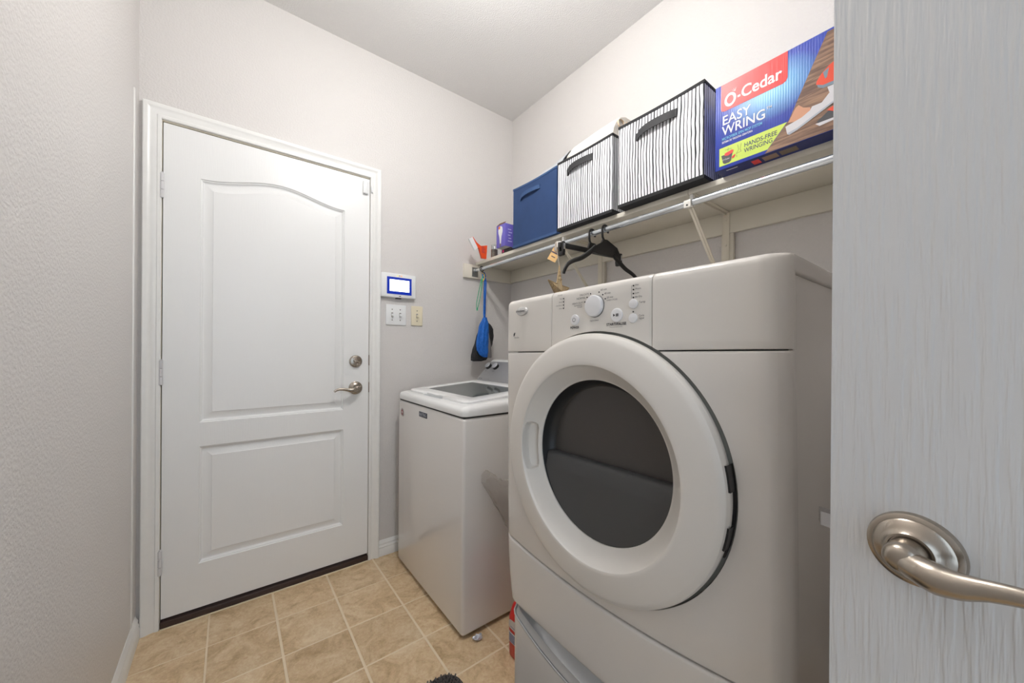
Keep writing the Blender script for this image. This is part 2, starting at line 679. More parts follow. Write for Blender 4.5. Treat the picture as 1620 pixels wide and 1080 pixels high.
def lever(parent, c, n, along, up=V((0, 0, 1)), sc=1.0, lift=0.0):
    """rose and curved lever; n points out of the door, along points to the free end"""
    c, n, along = V(c), V(n), V(along)
    r = MB()
    r.lathe(c, n, [(0, 0.0345 * sc), (0.003, 0.0345 * sc), (0.0060, 0.0335 * sc), (0.0080, 0.0300 * sc), (0.0080, 0.0290 * sc), (0.0105, 0.0270 * sc), (0.0120, 0.0225 * sc), (0.0150, 0.0182 * sc), (0.0165, 0.0172 * sc), (0.0165, 0.0156 * sc), (0.0135, 0.0152 * sc), (0.0135, 0.0)], 48)
    ro = r.done('rose', NICKEL, parent)
    h = MB()
    h.lathe(c, n, [(0.012, 0.0142), (0.030, 0.0142), (0.037, 0.0136), (0.0415, 0.0115), (0.0440, 0.0075), (0.0448, 0.0)], 32)
    h.done('hub', NICKEL, ro)
    l = MB()
    P = [(0.0300, 0.000, -0.002), (0.0350, 0.006, -0.0035), (0.0395, 0.015, -0.0055), (0.0425, 0.024, -0.0070), (0.0445, 0.036, -0.0065), (0.0455, 0.050, -0.0035), (0.0455, 0.070, 0.0), (0.0445, 0.090, 0.0005), (0.044, 0.104, -0.004), (0.044, 0.112, -0.010)]
    rad = [0.0095, 0.0112, 0.0104, 0.0084, 0.0066, 0.0058, 0.0056, 0.0053, 0.0046, 0.0024]
    pts = [c + n * p[0] + along * p[1] + up * (p[2] + lift * min(1, p[1] / 0.06)) for p in P]
    rad = [0.0118, 0.0118, 0.0128, 0.0135, 0.0118, 0.0092, 0.0078, 0.0072, 0.0066, 0.0054, 0.0028]
    pts2 = curve(pts, 4)
    rad2 = []
    for i in range(len(rad) - 1):
        rad2 += [lerp(rad[i], rad[i + 1], k / 4) for k in range(4)]
    rad2.append(rad[-1])
    fl = []
    for i in range(len(pts2)):
        t = i / (len(pts2) - 1)
        s = max(0.0, min(1.0, (t - 0.25) / 0.3))
        fl.append((lerp(1, 0.75, s), lerp(1, 0.92, s)))
    l.tube([p for p in pts2], [q * sc for q in rad2], 16, flat=fl, up=up if True else None)
    l.done('lever', NICKEL, ro)
    return ro


lever(door1, (0.5265, D, 0.936), (0, -1, 0), (-1, 0, 0))
# strike plates in the jamb edge
for zz in (1.082, 0.936):
    s = MB()
    s.box(SX1 - 0.0005, SX1 + 0.0035, D - 0.006, D + 0.004, zz - 0.028, zz + 0.028, 0.001)
    s.done('strike_plate', mat('strike_bronze', (120, 96, 74), 0.4, metal=0.8), door1)
# contact sensor at the top corner
s = MB()
s.box(0.556, 0.583, D - 0.016, D, 1.973, 2.040, 0.004, 3)
so = s.done('contact_sensor', WHITEP, door1)
s = MB()
s.box(0.5965, 0.606, D - 0.022, D - 0.009, 1.985, 2.018, 0.002)
s.done('sensor_magnet', WHITEP, so)

# ---------------------------------------------------------------- near door (open, right of the camera)
E0 = V((0.542, 0.108, 0))
dv = V((-0.154, -0.988, 0)).normalized()
nv = V((-dv.y, dv.x, 0)) * -1
if nv.x > 0:
    nv = -nv
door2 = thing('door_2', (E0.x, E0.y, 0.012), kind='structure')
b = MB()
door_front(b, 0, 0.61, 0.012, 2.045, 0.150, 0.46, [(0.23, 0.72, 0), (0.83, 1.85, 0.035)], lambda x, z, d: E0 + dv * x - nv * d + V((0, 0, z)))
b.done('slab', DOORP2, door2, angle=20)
lever(door2, E0 + dv * 0.0665 + V((0, 0, 0.9545)), nv, dv, lift=0.007)
s = MB()
mid = E0 - nv * 0.0175 + V((0, 0, 0.966))
s.obox(mid - dv * 0.0005, dv, nv, (0, 0, 1), 0.0012, 0.0125, 0.028, 0.0005)
lp = s.done('latch_plate', NICKEL, door2)
s = MB()
s.prism([(0, -0.007), (0.013, -0.007), (0.020, 0.006), (0.020, 0.008), (0, 0.008)], mid - V((0, 0, 0.008)), -dv, -nv, 0.016)
s.done('latch_bolt', CHROME, lp)

# ---------------------------------------------------------------- ceiling lamp (just out of frame overhead)
lamp = thing('ceiling_light', (LAMP[0], LAMP[1], H), 'white globe ceiling light hanging just under the middle of the ceiling', 'light')
b = MB()
b.lathe((LAMP[0], LAMP[1], H), (0, 0, -1), [(0, 0.065), (0.012, 0.065), (0.022, 0.05), (0.024, 0.018), (H - LAMPZ - 0.071, 0.018), (H - LAMPZ - 0.071, 0)], 32)
b.done('canopy', WHITEP, lamp)
b = MB()
b.lathe((LAMP[0], LAMP[1], LAMPZ), (0, 0, -1), [(0.075 * math.cos(R_(180 - 7.5 * k)), 0.075 * math.sin(R_(180 - 7.5 * k))) for k in range(25)], 40)
b.done('globe', mat('lamp_globe', (250, 248, 244), 0.4, emit=((255, 254, 252), LAMPW / (4 * PI * PI * 0.075 ** 2))), lamp)

# ================================================================ CLOTHES DRYER on pedestal
DY0, DY1, DC = 0.168, 0.863, 0.5155
DZ0 = 0.423
RC = 0.036


def xf(y):
    t = (y - DC) / 0.3475
    x = 0.631 + 0.010 * t * t
    d = min(y - DY0, DY1 - y)
    d = max(d, 0.0)
    if d < RC:
        x += RC - math.sqrt(max(0.0, RC * RC - (RC - d) ** 2))
    return x


def plan_ys(y0, y1):
    ys = []
    n = 60
    for i in range(n + 1):
        ys.append(lerp(y0, y1, i / n))
    for d in (0.0, 0.0006, 0.002, 0.004, 0.008, 0.013, 0.02, 0.028):
        for y in (DY0 + d, DY1 - d):
            if y0 <= y <= y1:
                ys.append(y)
    ys = sorted(set(round(y, 5) for y in ys))
    return ys


def panel(name, y0, y1, zb, zt, material, parent, rb=0.006, rt=0.006, er=0.002, xfun=xf, back=0.690, cut=None, lean=0.0, taper=0.0):
    """bowed front panel with rounded top / bottom edges between the curves zb(y), zt(y)"""
    b = MB()
    ys = plan_ys(y0, y1)
    rows = []
    for y in ys:
        x = xfun(y)
        e = min(y - y0, y1 - y)
        ex = er * (1 - min(1, e / er)) ** 2 if er else 0
        z0, z1 = zb(y), zt(y)
        col = [(back, z0)]
        for k in range(5):
            a = k / 4 * PI / 2
            col.append((x + ex + rb * (1 - math.sin(a)), z0 + rb * (1 - math.cos(a))))
        for k in range(1, 8):
            col.append((x + ex, lerp(z0 + rb, z1 - rt, k / 8)))
        for k in range(5):
            a = k / 4 * PI / 2
            col.append((x + ex + rt * (1 - math.cos(a)), z1 - rt * (1 - math.sin(a))))
        col.append((back, z1))
        rows.append([V((min(px + lean * (pz - z0), back), DC + (y - DC) * (1 - taper * ((z1 - pz) / (z1 - z0)) ** 2), pz)) for px, pz in col])
    vs = b.grid(rows, close=True)
    b.bm.faces.new(vs[0])
    b.bm.faces.new(vs[-1])
    bmesh.ops.remove_doubles(b.bm, verts=b.bm.verts, dist=1e-6)
    if cut:
        bmesh.ops.recalc_face_normals(b.bm, faces=b.bm.faces)
        o = b.done(name, material, parent)
        c = MB()
        c.lathe((0.50, cut[0], cut[1]), (1, 0, 0), [(0, cut[2]), (0.162, cut[2])], 128)
        co = c.done('cutter', material, parent)
        md = o.modifiers.new('b', 'BOOLEAN')
        md.operation = 'DIFFERENCE'
        md.object = co
        md.solver = 'EXACT'
        bpy.context.view_layer.update()
        me = bpy.data.meshes.new_from_object(o.evaluated_get(bpy.context.evaluated_depsgraph_get()))
        o.modifiers.clear()
        o.data = me
        bpy.data.objects.remove(co)
        if len(cut) > 3:
            c = MB()
            c.lathe((0.60, cut[0], cut[1]), (1, 0, 0), [(0, cut[3]), (0.12, cut[3])], 96)
            co = c.done('cutter', material, parent)
            md = o.modifiers.new('b', 'BOOLEAN')
            md.operation = 'DIFFERENCE'
            md.object = co
            md.solver = 'EXACT'
            bpy.context.view_layer.update()
            me = bpy.data.meshes.new_from_object(o.evaluated_get(bpy.context.evaluated_depsgraph_get()))
            o.modifiers.clear()
            o.data = me
            bpy.data.objects.remove(co)
        for p in me.polygons:
            p.use_smooth = True
        me.set_sharp_from_angle(angle=R_(35))
        return o
    return b.done(name, material, parent)


dryer = thing('clothes_dryer', (0.66, DY1, DZ0), 'tall off-white front-loading dryer with a big round door, on a pedestal drawer', 'dryer')
DCZ, DRO = 0.898, 0.279          # door centre height, radius
ZT = 1.287
ZS = 1.139                       # seam below the control console
CUT = (DC, DCZ, DRO + 0.0050)


def zsmile(y):
    t = (y - DC) / 0.3475
    return 0.588 + 0.026 * t * t


con = panel('console', 0.3775, 0.6500, lambda y: ZS, lambda y: ZT, DRYERP, dryer, 0.003, 0.016, 0.0012, cut=CUT, lean=0.02)
panel('console_side', 0.6515, DY1, lambda y: ZS, lambda y: ZT, DRYERP, dryer, 0.003, 0.016, 0.0012, cut=CUT, lean=0.02)
panel('console_side', DY0, 0.3760, lambda y: ZS, lambda y: ZT, DRYERP, dryer, 0.003, 0.016, 0.0012, cut=CUT, lean=0.02)
panel('front_panel', DY0, DY1, lambda y: zsmile(y) + 0.003, lambda y: ZS - 0.0020, DRYERW, dryer, 0.005, 0.005, 0.0, cut=CUT + (0.215,))
panel('toe_panel', DY0, DY1, lambda y: DZ0 + 0.002, lambda y: zsmile(y) - 0.001, DRYERW, dryer, 0.016, 0.006, 0.0, taper=0.06)
b = MB()
b.box(0.692, 1.385, DY0 + 0.004, DY1 - 0.004, DZ0, ZT - 0.028, 0.004)
b.done('cabinet', DRYERW, dryer)
b = MB()
b.box(0.682, 1.395, DY0 - 0.001, DY1 + 0.001, ZT - 0.030, ZT + 0.0005, 0.005, 3)
b.done('top_panel', DRYERW, dryer)
b = MB()
b.box(0.688, 0.6915, DY0 + 0.01, DY1 - 0.01, DZ0 + 0.01, ZT - 0.03)
b.done('inner_frame', mat('inner_grey', (84, 82, 80), 0.8), dryer)

# --- round door: a turned ring with a cone into the window, and the hand scoop on its left
RP = [(0.662, 0.262), (0.650, 0.272), (0.632, 0.2785), (0.620, 0.2790), (0.6125, 0.2765), (0.6065, 0.2700), (0.6045, 0.2640), (0.6020, 0.2480), (0.5995, 0.2300), (0.5985, 0.2180), (0.5985, 0.2118), (0.5990, 0.2108), (0.6002, 0.2100), (0.6030, 0.2085),
      (0.6070, 0.2050), (0.6110, 0.2015), (0.6150, 0.1980), (0.6190, 0.1945), (0.6230, 0.1910), (0.6270, 0.1875), (0.6310, 0.1840), (0.6345, 0.1805), (0.6370, 0.1770), (0.6480, 0.1765)]
_a, _b = (0.6030, 0.2085), (0.6345, 0.1805)
_i0 = RP.index(_a)
_i1 = RP.index(_b)
RP = RP[:_i0] + [(lerp(_a[0], _b[0], k / 26), lerp(_a[1], _b[1], k / 26)) for k in range(27)] + RP[_i1 + 1:]
NS = 400
ringm, scoopm = MB(), MB()


def scoop(a, r):
    """0..1 strength of the finger recess at polar angle a (0 = left of the door), radius r"""
    u = abs(a) / 0.305
    v = abs(r - 0.1965) / 0.0125
    q = (u ** 6 + v ** 4)
    if q >= 1:
        return 0.0
    t = min(1.0, (1 - q) / 0.40)
    return t * t * (3 - 2 * t)


def rv(i, k):
    a = 2 * PI * (i % NS) / NS
    a = a - 2 * PI if a > PI else a
    x, r = RP[k]
    s = scoop(a, r)
    return V((x + 0.018 * s, DC + (r + 0.004 * s) * math.cos(a), DCZ + (r + 0.004 * s) * math.sin(a)))


for mbx, want in ((ringm, False), (scoopm, True)):
    cache = {}

    def gv(i, k):
        key = (i % NS, k)
        if key not in cache:
            cache[key] = mbx.bm.verts.new(rv(i, k))
        return cache[key]
    for i in range(NS):
        for k in range(len(RP) - 1):
            am = 2 * PI * (i + 0.5) / NS
            am = am - 2 * PI if am > PI else am
            rm = (RP[k][1] + RP[k + 1][1]) / 2
            isin = scoop(am, rm) > 0.0 and k >= 13
            if isin == want:
                mbx.bm.faces.new((gv(i, k), gv(i + 1, k), gv(i + 1, k + 1), gv(i, k + 1)))
dring = ringm.done('door', DRYERP, dryer, angle=28)
scoopm.done('hand_scoop', DRYERP, dring, angle=60)
# dark seal in the gap behind the door
b = MB()
b.lathe((0.640, DC, DCZ), (1, 0, 0), [(0, 0.262), (0, 0.2830), (0.022, 0.2830), (0.022, 0.262)], 96, caps=False)
b.done('door_seal', mat('seal_grey', (120, 122, 118), 0.7), dryer)
# hinge cut-outs along the right rim
b = MB()
for a0, a1, r0, r1, x0, x1 in ((168, 176.5, 0.266, 0.2815, 0.6175, 0.650), (188, 196, 0.266, 0.2815, 0.6175, 0.650), (176.5, 188, 0.266, 0.2815, 0.636, 0.650), (196, 200, 0.266, 0.2808, 0.634, 0.650)):
    b.lathe((0, DC, DCZ), (1, 0, 0), [(x0, r0), (x0, r1), (x1, r1), (x1, r0), (x0, r0)], 14, R_(a0), R_(a1), ref=(0, 1, 0), caps=False)
b.done('door_hinge', BLACKP, dring)

# window: bowl, smoked pane and the moulded bulkhead below it
WIN = mat('smoked_window', (88, 84, 81), 0.22, spec=0.5)
nt = WIN.node_tree
tr = nd(WIN, 'ShaderNodeBsdfTransparent')
tr.inputs[0].default_value = (0.30, 0.29, 0.28, 1)
mxs = nd(WIN, 'ShaderNodeMixShader')
mxs.inputs[0].default_value = 0.80
nt.links.new(tr.outputs[0], mxs.inputs[1])
nt.links.new(nt.nodes['Principled BSDF'].outputs[0], mxs.inputs[2])
nt.links.new(mxs.outputs[0], nt.nodes['Material Output'].inputs[0])
BOWL = mat('window_rim', (40, 40, 41), 0.35)
BULK = mat('bulkhead_grey', (74, 74, 74), 0.42)
b = MB()
b.lathe((0, DC, DCZ), (1, 0, 0), [(0.640, 0.1768), (0.655, 0.174), (0.672, 0.166), (0.676, 0.160), (0.676, 0.155)], 96, caps=False)
b.done('window_rim', BOWL, dring)
b = MB()
b.lathe((0.6745, DC, DCZ), (1, 0, 0), [(0, 0), (0, 0.1605), (0.004, 0.1605), (0.004, 0)], 96)
b.done('window_pane', WIN, dring)
b = MB()
ZL = 0.872


def bulk_row(x, zoff, r):
    """chord row at depth x"""
    z = ZL + zoff
    hw = math.sqrt(max(1e-6, r * r - (z - DCZ) ** 2))
    return [V((x, DC + lerp(-hw, hw, i / 24), z)) for i in range(25)]


rows = [bulk_row(0.673, 0.012, 0.164), bulk_row(0.664, 0.013, 0.168), bulk_row(0.656, 0.010, 0.170), bulk_row(0.651, 0.003, 0.1715), bulk_row(0.649, -0.006, 0.172), bulk_row(0.6445, -0.020, 0.174)]
for k in range(1, 19):
    zo = lerp(-0.020, -(ZL - DCZ + 0.1764), k / 18)
    rows.append(bulk_row(lerp(0.6445, 0.6395, k / 18), zo, 0.1768))
b.grid(rows)
b.done('bulkhead', BULK, dring, angle=40)
# drum hint behind the pane: offset ring painting in the arc reflected there
b = MB()
b.lathe((0.6795, DC - 0.035, DCZ + 0.035), (1, 0, 0), [(0.0, 0.150), (0.0, 0.128), (0.007, 0.122), (0.007, 0.150)], 64, caps=False)
b.done('drum_arc', mat('drum_grey', (150, 148, 144), 0.4), dryer)


# --- control panel
def cpt(y, z, off=0.0012):
    return V((xf(y) + 0.02 * (z - ZS) - off, y, z))


def cright(y):
    return (cpt(y - 0.004, 1.2) - cpt(y + 0.004, 1.2)).normalized()


CUP = V((0.02, 0, 1)).normalized()


def ctext(body, y, z, size, align='CENTER', material=INK, bold=0.0, sx=1.0, name='lettering', parent=None):
    return text(name, body, size, cpt(y, z), cright(y), CUP, material, parent or con, align, bold, 0, sx)


def cdisc(name, y, z, r, h, material, dome=0.3, parent=None, sy=1.0):
    b = MB()
    p = cpt(y, z, -0.001)
    n = cright(y).cross(CUP)
    b.lathe(p, n, [(0, r), (h * 0.75, r), (h * 0.93, r * 0.94), (h, r * 0.80), (h + r * 0.05 * dome, 0)], 36, sy=sy)
    return b.done(name, material, parent or con)


KY, KZ = 0.5115, 1.2365
cdisc('knob_shadow_disc', KY, KZ, 0.0246, 0.002, mat('knob_shadow', (120, 118, 116), 0.4))  # grey disc carrying the knob's shadow in its colour
cdisc('selector_knob', KY + 0.0005, KZ + 0.0005, 0.0234, 0.011, BUTTON)
pw = cdisc('power_button', 0.570, 1.2108, 0.0125, 0.0045, BUTTON)
st = cdisc('start_button', 0.4545, 1.2122, 0.0142, 0.0045, BUTTON)
cdisc('temperature_button', 0.416, 1.2314, 0.0095, 0.004, BUTTON)
cdisc('signal_button', 0.4165, 1.2030, 0.0095, 0.004, BUTTON)
# power and play/pause symbols
pn = cright(0.57).cross(CUP)
pc = cpt(0.570, 1.2108, -0.001) + pn * 0.0056
b = MB()
for i in range(22):
    a0, a1 = R_(125 + i * 290 / 22), R_(125 + (i + 1) * 290 / 22)
    q = []
    for a, r in ((a0, 0.0038), (a1, 0.0038), (a1, 0.0049), (a0, 0.0049)):
        q.append(b.bm.verts.new(pc + cright(0.57) * r * math.cos(a) + CUP * r * math.sin(a)))
    b.bm.faces.new(q)
b.prism([(-0.0006, 0.0015), (0.0006, 0.0015), (0.0006, 0.006), (-0.0006, 0.006)], pc, cright(0.57), CUP, 0)
b.done('power_symbol', INK, pw, smooth=False)
sc_ = cpt(0.4545, 1.2122, -0.001) + cright(0.4545).cross(CUP) * 0.0056
b = MB()
b.prism([(-0.0065, -0.003), (-0.0015, 0.0), (-0.0065, 0.003)], sc_, cright(0.4545), CUP, 0)
b.prism([(0.0005, -0.003), (0.0027, -0.003), (0.0027, 0.003), (0.0005, 0.003)], sc_, cright(0.4545), CUP, 0)
b.prism([(0.0037, -0.003), (0.0059, -0.003), (0.0059, 0.003), (0.0037, 0.003)], sc_, cright(0.4545), CUP, 0)
b.done('start_symbol', INK, st, smooth=False)
ctext('POWER', 0.571, 1.1930, 0.0080, bold=0.02)
ctext('START/PAUSE', 0.456, 1.1937, 0.0080, bold=0.02)
ctext('Press and hold to start', 0.456, 1.1882, 0.0034, material=INKG)
ctext('Push to Select', 0.513, 1.2055, 0.0042, material=INKG)
ctext('DELICATE', 0.5290, 1.2660, 0.0060, 'RIGHT', INKG)
ctext('NORMAL', 0.5380, 1.2588, 0.0066, 'RIGHT', INK, 0.0)
ctext('HEAVY DUTY', 0.5440, 1.2485, 0.0058, 'RIGHT', INKG)
ctext('AUTOMATIC\nCYCLES', 0.5480, 1.2412, 0.0042, 'RIGHT', INKG)
ctext('60 min', 0.4965, 1.2702, 0.0060, 'LEFT', INKG)
ctext('40 min', 0.4865, 1.2610, 0.0060, 'LEFT', INKG)
ctext('20 min', 0.4800, 1.2515, 0.0060, 'LEFT', INKG)
ctext('TIMED CYCLES', 0.4810, 1.2454, 0.0042, 'LEFT', INKG)
ctext('STATUS', 0.6202, 1.2743, 0.0046, 'CENTER', INKG)
for k, s_ in enumerate(('Wet', 'Damp', 'Cool Down', 'Done')):
    ctext(s_, 0.6125, 1.2653 - 0.0078 * k, 0.0044, 'RIGHT', INKG)
for k, s_ in enumerate(('Hot', 'Warm', 'Low', 'Air Dry')):
    ctext(s_, 0.4120, 1.2684 - 0.0079 * k, 0.0050, 'LEFT', INKG)
ctext('Temp', 0.4035, 1.2334, 0.0060, 'LEFT', INKG)
ctext('Cycle\nSignal', 0.4035, 1.2045, 0.0052, 'LEFT', INKG)
for (y, z) in [(0.5245, 1.2658), (0.5346, 1.2591), (0.5411, 1.2494), (0.5011, 1.2663), (0.4912, 1.2595), (0.4845, 1.2500)] + [(0.6087, 1.2653 - 0.0078 * k) for k in range(4)] + [(0.4162, 1.2679 - 0.0079 * k) for k in range(4)] + [(0.4163, 1.2160)]:
    b = MB()
    b.lathe(cpt(y, z, 0.0), cright(y).cross(CUP), [(0, 0.0016), (0.0008, 0.0016), (0.0011, 0)], 10)
    b.done('indicator_light', INK, con)
b = MB()
b.prism([(0, 0), (0.0006, 0), (0.0006, 0.026), (0, 0.026)], cpt(0.6055, 1.2405), cright(0.605), CUP, 0)
b.prism([(0, 0), (0.0006, 0), (0.0006, 0.026), (0, 0.026)], cpt(0.4200, 1.2430), cright(0.42), CUP, 0)
pk = cpt(KY, KZ, 0.0009)
for aa, ab in ((102, 172), (8, 62)):
    for i in range(14):
        a0, a1 = R_(lerp(aa, ab, i / 14)), R_(lerp(aa, ab, (i + 1) / 14))
        b.bm.faces.new([b.bm.verts.new(pk + cright(KY) * r * math.cos(a) + CUP * r * math.sin(a)) for a, r in ((a0, 0.0256), (a1, 0.0256), (a1, 0.0262), (a0, 0.0262))])
b.done('printed_lines', INKG, con, smooth=False, kind='stuff')
# maker's oval and the leaf mark on the left of the console
b = MB()
lg = cpt(0.770, 1.2500, -0.001)
lr = cright(0.770)
b.lathe(lg, lr.cross(CUP), [(0, 1.0), (0.003, 1.0), (0.0055, 0.9), (0.007, 0.6), (0.0075, 0)], 40, sx=0.0120, sy=0.0250, ref=CUP)
bo = b.done('badge', mat('badge_silver', (206, 204, 202), 0.25, metal=0.3), dryer)
text('badge_lettering', 'Whirlpool', 0.0095, lg + lr.cross(CUP) * 0.0085 - lr * 0.003, lr, CUP, INK, bo, 'CENTER', 0.0, 0.25)
b = MB()
b.prism([(-0.004, -0.005), (-0.0005, -0.004), (0.003, 0.0005), (0.004, 0.006), (0.0, 0.0055), (-0.0035, 0.002)], cpt(0.806, 1.1868), cright(0.806), CUP, 0)
b.done('leaf_mark', INK, dryer, smooth=False)
text('lettering', 'AccuDry', 0.0062, cpt(0.7944, 1.1785), cright(0.7944), CUP, INKG, dryer, 'CENTER')
dryer.rotation_euler = (R_(-0.9), 0, 0)

# --- pedestal with its drawer
ped = thing('dryer_pedestal', (0.66, DY1, 0), 'off-white storage pedestal with a scooped silver drawer handle under the dryer', 'pedestal')
b = MB()
b.box(0.692, 1.385, DY0 + 0.032, DY1 - 0.032, 0.012, 0.415, 0.004)
b.done('body', DRYERW, ped)
b = MB()
for px in (0.74, 1.33):
    for py in (DY0 + 0.06, DY1 - 0.06):
        b = MB()
        b.cyl((px, py, 0.0), (px, py, 0.014), 0.022, 16)
        b.done('foot', BLACKP, ped)


def zdip(y):
    t = (y - DC) / 0.3475
    return 0.414 - 0.062 * (1 - abs(t) ** 2.2)


PY0, PY1 = DY0 + 0.029, DY1 - 0.029


def xp(y):
    return xf(DC + (y - DC) * (DY1 - DY0) / (PY1 - PY0)) + 0.003


dw = panel('drawer', PY0, PY1, lambda y: 0.03, zdip, DRYERW, ped, 0.012, 0.004, 0.0, xfun=xp)
b = MB()
rows = []
ys = plan_ys(PY0 + 0.002, PY1 - 0.002)
for k in range(9):
    s = k / 8
    row = []
    for y in ys:
        t = 1 - abs((y - DC) / 0.3475) ** 2.2
        x0, z0 = xp(y) + 0.001, zdip(y) + 0.0006
        x1, z1 = 0.686, 0.416 - 0.036 * t
        x = lerp(x0, x1, s)
        z = lerp(z0, z1, s ** 1.8) - 0.010 * t * math.sin(s * PI)
        row.append(V((x, y, z)))
    rows.append(row)
b.grid(rows)
b.tube([V((xp(y) + 0.0015, y, zdip(y) + 0.0002)) for y in ys], 0.0035, 8)
b.done('drawer_handle', SILVERP, dw)
b = MB()
b.box(0.6875, 0.6915, PY0 + 0.02, PY1 - 0.02, 0.34, 0.414)
b.done('recess', BLACKV, ped)  # black box put in for the deep shade of the gap behind the handle
ped.rotation_euler = (R_(-0.5), 0, 0)

# ================================================================ WASHING MACHINE
WX0, WX1, WY0, WY1 = 0.722, 1.385, 1.246, 1.942
wash = thing('washing_machine', (WX0 + 0.33, (WY0 + WY1) / 2, 0), 'white top-loading washing machine with a glass lid, in the corner by the door', 'washing machine')
b = MB()
b.box(WX0, WX1, WY0, WY1, 0.014, 0.872, 0.014, 4)
cab = b.done('cabinet', ENAMEL, wash, angle=30)
b = MB()
for px in (WX0 + 0.05, WX1 - 0.05):
    for py in (WY0 + 0.05, WY1 - 0.05):
        b = MB()
        b.cyl((px, py, 0), (px, py, 0.016), 0.02, 14)
        b.done('foot', BLACKP, wash)
# dark seam below the top deck
b = MB()
b.box(WX0 + 0.006, WX1 - 0.004, WY0 + 0.006, WY1 - 0.006, 0.868, 0.880, 0.004)
b.done('seam', mat('seam_grey', (70, 68, 66), 0.8), wash)
# top deck: softly crowned, rising to the console


def deck_z(x):
    t = (x - WX0) / (WX1 - WX0)
    return lerp(0.916, 0.955, min(1, t * 1.25))


def deck_outline(ins, n=7, rad=0.045):
    x0, x1, y0, y1 = WX0 - 0.003 + ins, WX1 - ins, WY0 - 0.003 + ins, WY1 + 0.003 - ins
    r = max(0.004, rad - ins)
    pts = []
    for cx, cy, a in ((x1 - r, y1 - r, 0), (x0 + r, y1 - r, 90), (x0 + r, y0 + r, 180), (x1 - r, y0 + r, 270)):
        for k in range(n + 1):
            q = R_(a + 90 * k / n)
            pts.append((cx + r * math.cos(q), cy + r * math.sin(q)))
    return pts


b = MB()
rows = []
for ins, zo in ((0.006, None), (0.001, None), (0.0, -1), (0.002, -0.014), (0.006, -0.007), (0.014, -0.0025), (0.028, 0.0)):
    pts = deck_outline(ins, rad=0.03)
    r = []
    for x, y in pts:
        if zo is None:
            z = 0.877 if ins > 0.003 else 0.879
        elif zo == -1:
            z = deck_z(x) - 0.022
        else:
            z = deck_z(x) + zo
        r.append(V((x, y, z)))
    rows.append(r)
vs = b.grid(rows, close=True)
b.bm.faces.new(vs[-1])
b.done('top_deck', LIDW, wash, angle=50)
# lid: raised frame with a finger notch, glass pane inside
LX0, LX1, LY0, LY1 = 0.762, 1.185, 1.292, 1.896


def lidz(x):
    return deck_z(x) + 0.011


bl = MB()


def lid_loop(ins, dz, notch=0.0, rad=0.03):
    x0, x1, y0, y1 = LX0 + ins, LX1 - ins, LY0 + ins, LY1 - ins
    r = max(0.006, rad - ins)
    pts = []
    n = 5
    for cx, cy, a in ((x1 - r, y1 - r, 0), (x0 + r, y1 - r, 90)):
        for k in range(n + 1):
            q = R_(a + 90 * k / n)
            pts.append((cx + r * math.cos(q), cy + r * math.sin(q)))
    yc = (y0 + y1) / 2 + 0.015
    for yy, d in ((yc + 0.105, 0), (yc + 0.092, notch), (yc - 0.092, notch), (yc - 0.105, 0)):
        pts.append((x0 + d, yy))
    for cx, cy, a in ((x0 + r, y0 + r, 180), (x1 - r, y0 + r, 270)):
        for k in range(n + 1):
            q = R_(a + 90 * k / n)
            pts.append((cx + r * math.cos(q), cy + r * math.sin(q)))
    return [V((x, y, lidz(x) + dz)) for x, y in pts]


rows = [lid_loop(0.0, -0.013, 0.016), lid_loop(0.0, -0.004, 0.016), lid_loop(0.004, 0.0, 0.016), lid_loop(0.026, 0.0015, 0.002), lid_loop(0.0705, 0.001), lid_loop(0.074, -0.002), lid_loop(0.074, -0.010)]
bl.grid(rows, close=True)
lido = bl.done('lid', LIDW, wash, angle=40)
bn = MB()
bn.obox((LX0 + 0.006, (LY0 + LY1) / 2 + 0.015, deck_z(LX0 + 0.006) - 0.0012), (1, 0, 0.0735), (0, 1, 0), (-0.0735, 0, 1), 0.011, 0.096, 0.002, 0.0008)
bn.done('finger_notch', mat('notch_grey', (170, 174, 176), 0.4), lido)
gl = mat('lid_glass', (118, 124, 124), 0.06, spec=0.8)
tr = nd(gl, 'ShaderNodeBsdfTransparent')
tr.inputs[0].default_value = (0.55, 0.58, 0.58, 1)
mxs = nd(gl, 'ShaderNodeMixShader')
mxs.inputs[0].default_value = 0.72
gl.node_tree.links.new(tr.outputs[0], mxs.inputs[1])
gl.node_tree.links.new(gl.node_tree.nodes['Principled BSDF'].outputs[0], mxs.inputs[2])
gl.node_tree.links.new(mxs.outputs[0], gl.node_tree.nodes['Material Output'].inputs[0])
b = MB()
top = lid_loop(0.072, -0.001)
bot = lid_loop(0.072, -0.005)
vs = b.grid([bot, top], close=True)
b.bm.faces.new(vs[0][::-1])
b.bm.faces.new(vs[1])
b.done('glass_pane', gl, lido, smooth=False)
# console at the back
CB, CT = V((1.2065, 0, 0.944)), V((1.337, 0, 1.078))
cy0, cy1 = WY0 + 0.004, WY1 - 0.004
b = MB()
prof2 = [(1.192, 0.938), (1.2065, 0.950), (1.325, 1.072), (1.335, 1.079), (1.346, 1.081), (1.372, 1.080), (1.383, 1.072), (1.385, 0.938)]
rows = []
for y, s in ((cy0, 0.93), (cy0 + 0.006, 0.985), (cy0 + 0.016, 1.0), (cy1 - 0.016, 1.0), (cy1 - 0.006, 0.985), (cy1, 0.93)):
    rows.append([V((lerp(1.29, x, s), y, lerp(0.98, z, s) if z > 0.98 else z)) for x, z in prof2])
vs = b.grid(rows, close=True)
b.bm.faces.new(vs[0])
b.bm.faces.new(vs[-1])
cons = b.done('console', LIDW, wash, angle=40)
fd = (CT - CB).normalized()
fn = V((-fd.z, 0, fd.x))
b = MB()
fo = V((1.2065, cy1, 0.950)) + fn * 0.0008
flen = 0.170
rt = 0.03
poly = [(0.006, 0.008)]
